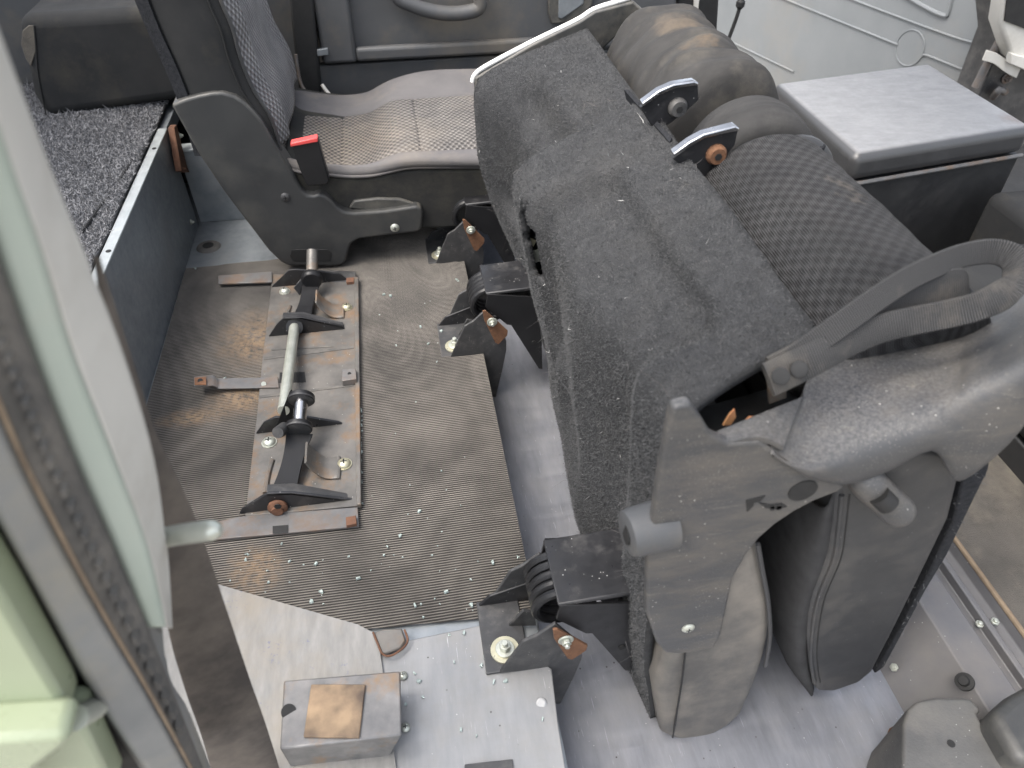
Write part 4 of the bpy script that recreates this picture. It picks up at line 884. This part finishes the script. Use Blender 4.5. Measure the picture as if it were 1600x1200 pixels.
# ------------------------------------------------------------------ storage box between the front seats
BZ = .25
cb_ = thing('storage_box', (.93, 1.25, -.05), 'black vinyl storage box with a padded lid painted with dust and sky sheen between the front seats', 'storage box')
c1, c2, c3, c4 = pz(1207, 128, BZ), pz(1452, 96, BZ), pz(1338, 243, BZ), pz(1605, 196, BZ)
c4 = c3+(c2-c1)
n = N('dusty_sheen_lid_vinyl'); col = n.ramp(n.noise(5, 5), .3, .7, (.035, .035, .036, 1), (.05, .05, .051, 1)); d = n.ramp(n.noise(26, 9, .72, n.coord('Object', (1, 2.2, 1), (0, 0, R(15)))), .30, .80)
ge = n.n('ShaderNodeNewGeometry'); sz = n.n('ShaderNodeSeparateXYZ'); n.l(ge.outputs['Normal'], sz.inputs[0]); tp_ = n.ramp(sz.outputs['Z'], .80, .985); col = n.mix(n.math('MULTIPLY', n.math('ADD', n.math('MULTIPLY', d, .45), .5), tp_), col, (.26, .26, .262))  # pale colour on upward faces paints in the sky's sheen, broken by streaky dust
sc = n.ramp(n.noise(90, 4, .6, n.coord('Object', (1, 7, 1), (0, 0, R(20)))), .63, .70); col = n.mix(n.math('MULTIPLY', sc, .35), col, (.05, .05, .05))
col = n.mix(n.math('MULTIPLY', n.blob(pz(1585, 186, BZ), .03, .8, (1, 1, 1), .9, 60), .5), col, (.12, .08, .06))
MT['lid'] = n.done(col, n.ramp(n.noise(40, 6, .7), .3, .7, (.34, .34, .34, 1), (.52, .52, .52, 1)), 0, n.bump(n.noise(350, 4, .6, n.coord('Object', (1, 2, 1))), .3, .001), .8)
inn = lambda p, k: p+((c1+c2+c3+c4)/4-p)*k
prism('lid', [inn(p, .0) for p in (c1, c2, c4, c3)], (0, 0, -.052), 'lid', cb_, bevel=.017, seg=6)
prism('box_body', [inn(p, .012)+Vector((0, 0, -.054)) for p in (c1, c2, c4, c3)], (0, 0, -.33), 'boxvinyl', cb_, bevel=.004)
for a, b in ((c1, c3), (c3, c4)):
    a_, b_ = inn(a, .004)+Vector((0, 0, -.0545)), inn(b, .004)+Vector((0, 0, -.0545)); tube('lid_rim', [a_, b_], .004, 'strip', cb_, n=8, smooth=2)

# ------------------------------------------------------------------ front seat base and step at the right
fsb = thing('front_seat', (1.0, .7, -.1), 'black cloth front seat base at the right edge behind the strap', 'car seat')
prism('seat_base', [(.84, .36, FZ), (1.4, .36, FZ), (1.4, .93, FZ), (.84, .93, FZ)], (0, 0, .12), 'boxvinyl', fsb, bevel=.004)
prism('seat_side_panel', [(1.03, .78, FZ), (1.6, .78, FZ), (1.6, 1.05, FZ), (1.03, 1.05, FZ)], (0, 0, .27), 'dark_fabric', fsb, bevel=.02, seg=4)
prism('seat_cushion', [(.83, .35, .022), (1.42, .35, .022), (1.42, .92, .022), (.83, .92, .022)], (0, 0, .13), 'dark_fabric', fsb, bevel=.03, seg=5)
z1, z2, z3 = -.03, -.03, -.02
xa = pz(1375, 1046, FZ).x; xb = pz(1488, 1020, z1).x; xc = pz(1518, 977, z2).x; xd = pz(1534, 960, z2).x; xe = pz(1543, 927, z3).x
Ya_, Yb_2 = .10, 1.0
st(prism('seat_box_riser', [(xa, Ya_, FZ), (xb, Ya_, z1), (xc, Ya_, z1), (xc+.001, Ya_, z1-.010), (xd-.006, Ya_, z1-.010), (xd-.006, Ya_, z1+.004), (xd+.002, Ya_, z1+.004), (xd+.002, Ya_, z1-.012), (xe, Ya_, z3-.012), (xe+.004, Ya_, z3+.002), (xe+.012, Ya_, z3+.002), (xe+.012, Ya_, FZ-.02), (xa, Ya_, FZ-.02)], (0, Yb_2-Ya_, 0), 'riser', bevel=.0015))
st(tube('seal_strip', [(xe+.006, Ya_, z3+.003), (xe+.006, .5, z3+.003), (xe+.007, 1.0, z3+.003)], .0035, 'tanedge', n=8))
st(box('front_floor', (xe+.012, .10, FZ-.02), (1.5, 1.05, z3-.006), 'brownmat'))
o = st(box('front_tunnel', (.55, 1.0, FZ-.02), (1.6, FY, -.02), 'boxvinyl'))
for (x, y, z, ax) in ((1398, 1044, -.075, (-.6, 0, .8)), (1529, 977, z1-.006, (0, 0, 1)), (1553, 973, z3-.008, (0, 0, 1))):
    p = pz(x, y, z); tag(bolt('floor_bolt', p, ax, .0085, .007, 'zinc', None, False), {1398: 'pale bolt head on the sloping riser beside the folded backrest', 1529: 'pale bolt head in the rail groove at right', 1553: 'pale bolt head just outside the rail at right'}[x], 'bolt', 'bolts on the step')
# black plastic covers in the corner
pcv = zprism('plastic_cover', [(1410, 1260), (1411, 1130), (1418, 1108), (1432, 1096), (1460, 1089), (1516, 1090), (1534, 1109), (1527, 1115), (1534, 1129), (1560, 1168), (1600, 1240)], .02, -.12, 'covergrey', None, bevel=.014, seg=5)
tag(pcv, 'scuffed grey plastic cover in the bottom right corner of the footwell', 'cover')
p = pz(1486, 1162, .0201); cyl('hole', p, p+Vector((0, 0, .0006)), .004, 'blacktrim', pcv, n=14)
q = pz(1407, 1157, FZ+.003); tag(tube('rusty_ring', [q+Vector((math.cos(a)*.011, math.sin(a)*.014, 0)) for a in [i*math.pi/8 for i in range(15)]], .0025, 'rust', None, n=6, smooth=0), 'small rusty ring on the footwell floor beside the grey plastic cover', 'ring')
pcv2 = zprism('dark_cover', [(1545, 1112), (1575, 1085), (1620, 1060), (1640, 1200), (1590, 1190)], .05, -.12, 'darkplastic', None, bevel=.012, seg=4)
tag(pcv2, 'dark plastic cover at the right edge beside the scuffed grey cover', 'cover')
tag(cyl('rubber_grommet', px(1508, 1066, xb-.02), px(1508, 1066, xb-.02)+Vector((-.005, 0, .006)), .012, 'blacktrim', None, n=20, prof=[(0, .010), (.5, .010), (.55, .006), (1, .005)]), 'round black grommet in the sloping riser', 'grommet')

# ------------------------------------------------------------------ rusty box on the doorway floor
fb = thing('latch_box', (-.12, .36, 0), 'rust-stained grey steel box with a brown pad on the doorway floor', 'metal box')
tz = .052; tp = [pz(x, y, tz) for x, y in [(443, 1063), (626, 1048), (628, 1149), (437, 1171)]]
bt = [Vector((p.x+(-.002 if i in (0, 3) else -.006), p.y+(.0 if i < 2 else .002), .0)) for i, p in enumerate(tp)]; bt[2].x -= .012; bt[3].x += .002
MT['boxsteel'] = generic('rust_stained_steel', (.12, .12, .12), (.24, .23, .22), 30, .45, .12, .3, .1, 200, dust=(.30, .19, .10), dscale=22, dlo=.53, dhi=.75)
mo('box_shell', tp+bt, [(0, 1, 2, 3), (3, 2, 6, 7), (1, 5, 6, 2), (0, 3, 7, 4), (0, 4, 5, 1)], 'boxsteel', fb, bevel=.002)
n = N('brown_pad'); col = n.ramp(n.noise(28, 4, .5), .35, .68, (.07, .05, .038, 1), (.36, .25, .15, 1)); MT['tanpad'] = n.done(col, .7, 0, n.bump(n.noise(300, 3), .1, .001))
zprism('brown_pad', [(486, 1069), (571, 1069), (561, 1153), (474, 1151)], tz+.0035, -.003, 'tanpad', fb, bevel=.0008)
cyl('notch_hole', pz(451, 1112, tz+.0004), pz(451, 1112, tz+.001), .0075, 'blacktrim', fb, n=20)
for i, (x, y) in enumerate(((636, 1056), (640, 1137))): tag(screw('pan_screw', pz(x-6, y, .0015), (0, 0, 1), .005, .004, 'zinc'), ('small screw at the far corner of the rusty steel box', 'small screw at the near corner of the rusty steel box')[i], 'screw', 'screws beside the steel box')
tag(cyl('flush_rivet', pz(846, 1099, .0002), pz(846, 1099, .0014), .008, 'plate', None, n=20, prof=[(0, .0062), (.6, .0058), (1, .004)], angle=15), 'single flush rivet on the bare door plate', 'rivet')
sw = zprism('silver_patch', [(583, 988), (600, 982), (628, 981), (634, 1000), (626, 1012), (606, 1020), (596, 1022)], .008, -.004, 'frame', None, bevel=.002); tag(sw, 'small silver metal patch with rusty rim at the mat corner', 'metal patch')
tube('rusty_rim', [pz(583, 988, .009), pz(590, 1005, .009), pz(598, 1022, .009), (pz(612, 1024, .009)), pz(630, 1012, .009), pz(637, 1000, .009), pz(632, 984, .009)], .0013, 'rustbrown', sw, n=6)
tag(zprism('dark_plate', [(726, 1194), (801, 1186), (806, 1240), (724, 1240)], .0035, -.003, 'bracket', None, bevel=.0006), 'dark flat plate at the bottom edge of the bare door plate', 'plate')

# ------------------------------------------------------------------ near door pillar, seal and outer body at the left edge
dp = thing('door_pillar', (-.22, .24, -.3), 'pale weathered door pillar with rubber seal, blurred at the left edge', 'door pillar')
def strip(name, Lp, Rp, Y0, Y1, depth, mat, parent, bevel=.004, seg=3):
    Lc = catmull([py(x, y, Y0) for x, y in Lp], 5); Rc_ = catmull([py(x, y, Y1) for x, y in Rp], 5)
    m = max(len(Lc), len(Rc_)); rings = [[a, b, b+Vector((b.x/b.y*depth*1.05, depth, 0)), a+Vector((a.x/a.y*depth*1.05, depth, 0))] for a, b in zip(Lc, Rc_)]
    return loft(name, rings, mat, parent, bevel=bevel, seg=seg, angle=25)
ys2 = (-60, 100, 250, 400, 560, 720, 860, 985, 1100, 1240)
jr = (-42, 18, 74, 134, 196, 243, 262, 270); jm = (-90, -35, 15, 67, 117, 180, 233, 262)
jg = (-165, -105, -50, 0, 57, 120, 182, 235, 280, 335); jl = (-300, -230, -165, -100, -35, 35, 105, 175, 243, 318); jb = (-420, -355, -280, -205, -130, -48, 28, 98, 160, 255)
strip('jamb_face', list(zip(jm, ys2)), list(zip(jr, ys2)), .232, .262, .05, 'cream', dp, .003)
strip('jamb_return', list(zip([a-3 for a in jg[:8]], ys2)), list(zip([a+2 for a in jm], ys2)), .224, .230, .05, 'palegreen', dp, .004)
strip('lower_jamb', [(222, 960), (250, 1040), (275, 1120), (330, 1240)], [(256, 985), (266, 1060), (300, 1120), (345, 1240)], .226, .246, .04, 'greybody', dp, .003)
sl_ = strip('rubber_seal', list(zip([a-6 for a in jl], ys2)), list(zip(jg, ys2)), .207, .220, .03, 'rubber', dp, .005)
for k in range(34):
    y = 380+760*k/33; x = np.interp(y, ys2, [a*.55+b*.45 for a, b in zip(jl, jg)]); dx = 5
    prism('seal_tooth', [py(x-dx, y-6, .2105), py(x+dx, y-1, .2105), py(x+dx+3, y+9, .2105), py(x-dx+3, y+4, .2105)], (0, .006, 0), 'rubber', sl_)
tube('seal_lip', [py(np.interp(y, ys2, jl)+2, y, .2055) for y in np.linspace(-40, 1230, 16)], .0010, 'tanedge', sl_, n=6, smooth=3)
strip('grey_jamb', list(zip(jb, ys2)), list(zip([a-3 for a in jl], ys2)), .198, .206, .03, 'greybody', dp, .006)
dr = thing('outer_body_panel', (-.30, .19, -.3), 'faded pale green outer body panel below the pillar, bottom left corner', 'body panel')
strip('dark_gap', [(-120, 720), (-50, 860), (25, 985), (95, 1100), (180, 1240)], [(-50, 720), (25, 860), (95, 985), (155, 1100), (250, 1240)], .214, .214, .02, 'blacktrim', dr, .001)
strip('panel_edge', [(-110, 720), (-45, 860), (30, 985), (100, 1100), (180, 1240)], [(-95, 720), (-32, 860), (46, 985), (114, 1100), (194, 1240)], .188, .198, .03, 'strip', dr, .004)
yprism('outer_skin', [(-160, 560), (-120, 700), (-45, 860), (12, 950), (32, 985), (100, 1100), (108, 1122), (-160, 1135)], .186, .02, 'greenpaint', dr, bevel=.004)
yprism('lower_skin', [(-160, 1142), (112, 1128), (130, 1132), (182, 1240), (-160, 1260)], .186, .02, 'greenpaint', dr, bevel=.004)
yprism('raised_lip', [(-160, 1168), (98, 1150), (112, 1160), (60, 1200), (40, 1260), (-160, 1260)], .168, .02, 'greenpaint', dr, bevel=.004)
cyl('hinge_pin', py(118, 1122, .185), py(150, 1104, .20), .006, 'zinc', dr, n=16)
# striker and belt
stk = tube('door_striker', [py(255, 840, .27), py(290, 834, .262), py(345, 827, .255)], lambda t: .0056 if t < .8 else .0056*math.sqrt(max(1-((t-.8)/.2)**2*.9, .05)), 'zinc', dp, n=16, smooth=6)
wb = N('dusty_brown_webbing'); c0 = wb.ramp(wb.noise(14, 6, .65), .35, .7, (.065, .057, .052, 1), (.17, .145, .122, 1))
wv = wb.n('ShaderNodeTexWave', wave_type='BANDS', bands_direction='X'); wv.inputs['Scale'].default_value = 300; wb.l(wb.coord('UV'), wv.inputs['Vector'])
MT['belt'] = wb.done(c0, .8, 0, wb.bump(wv.outputs['Fac'], .3, .0006), .25)
L = [(150, 400), (175, 560), (205, 680), (250, 850), (262, 980), (290, 1080), (318, 1160), (345, 1260)]; Rr = [(160, 430), (214, 590), (245, 680), (305, 810), (350, 940), (390, 1060), (418, 1140), (455, 1260)]
Pm = [(py(*a, .30)+py(*b, .315))/2 for a, b in zip(L, Rr)]; Wm = [(py(*b, .315)-py(*a, .30))/2 for a, b in zip(L, Rr)]
tag(ribbon('seat_belt', Pm, Wm, .0025, 'belt', None, smooth=6, angle=60), 'dusty brown seat belt webbing hanging beside the pale door pillar', 'seat belt')

# ------------------------------------------------------------------ broken window glass scattered about
n = N('broken_tempered_glass'); n.b.inputs['Transmission Weight'].default_value = .55; MT['glass'] = n.done(n.ramp(n.noise(40), .4, .6, (.55, .72, .66, 1), (.85, .9, .86, 1)), .2, 0, None, .6)
def chip(r):
    v = []; k = 6
    ang = sorted(r.uniform(0, 2*math.pi, k)); base = [(math.cos(a)*r.uniform(.6, 1), math.sin(a)*r.uniform(.6, 1)) for a in ang]
    v = [(x, y, 0) for x, y in base]+[(x*.85, y*.85, r.uniform(.7, 1.0)) for x, y in base]
    f = [tuple(range(k-1, -1, -1)), tuple(range(k, 2*k))]+[(i, (i+1) % k, k+(i+1) % k, k+i) for i in range(k)]
    me = bpy.data.meshes.new('glass_fragment'); me.from_pydata(v, [], f); me.materials.append(MT['glass']); return me
chips = [chip(rng) for _ in range(7)]
def drop(x, y, z, s, lab, grp, i):
    p = pz(x, y, z); o = bpy.data.objects.new('glass_fragment', chips[i % 7]); link(o); o.location = p; o.scale = (s, s, s*.9); o.rotation_euler = (0, 0, rng.uniform(0, 6.28)); tag(o, lab, 'glass', grp)
i = 0
KN = [(384, 875), (453, 878), (494, 881), (418, 893), (502, 925), (487, 940), (648, 947), (737, 946), (697, 925), (797, 893), (735, 907), (420, 910), (600, 868), (440, 850), (545, 870), (560, 905), (655, 800), (604, 856), (625, 838), (690, 518), (600, 461), (716, 440), (683, 566), (657, 511), (714, 437), (619, 540), (610, 463), (669, 538), (305, 420), (352, 592), (770, 880), (810, 870)]
for x, y in KN: drop(x, y, .0034, rng.uniform(.0022, .0042), 'clear green glass fragment on the ribbed rubber mat', 'glass fragments on the mat', i); i += 1
for k in range(34):
    x, y = rng.uniform(330, 790), rng.uniform(845, 965)
    if y > 930+.16*(x-340): continue
    drop(x, y, .0034, rng.uniform(.0008, .0020), 'clear green glass fragment on the ribbed rubber mat', 'glass fragments on the mat', i); i += 1
for k in range(22): drop(rng.uniform(570, 740), rng.uniform(440, 900), .0034, rng.uniform(.0007, .0018), 'clear green glass fragment on the ribbed rubber mat', 'glass fragments on the mat', i); i += 1
for k in range(46): drop(562+rng.uniform(-2, 4), rng.uniform(632, 788), .0045, rng.uniform(.0015, .0032), 'glass fragment lodged along the edge of the steel seat frame', 'glass fragments along the frame edge', i); i += 1
for x, y in [(765, 973), (757, 1025), (752, 1040), (710, 1035), (725, 990), (703, 991), (655, 1065), (661, 1089), (772, 1066), (790, 1065), (648, 1052), (720, 1140), (743, 1150), (758, 1030), (634, 1100), (848, 1124)]:
    drop(x, y, .0006, rng.uniform(.002, .0042), 'glass fragment on the bare door plate', 'glass fragments on the door plate', i); i += 1
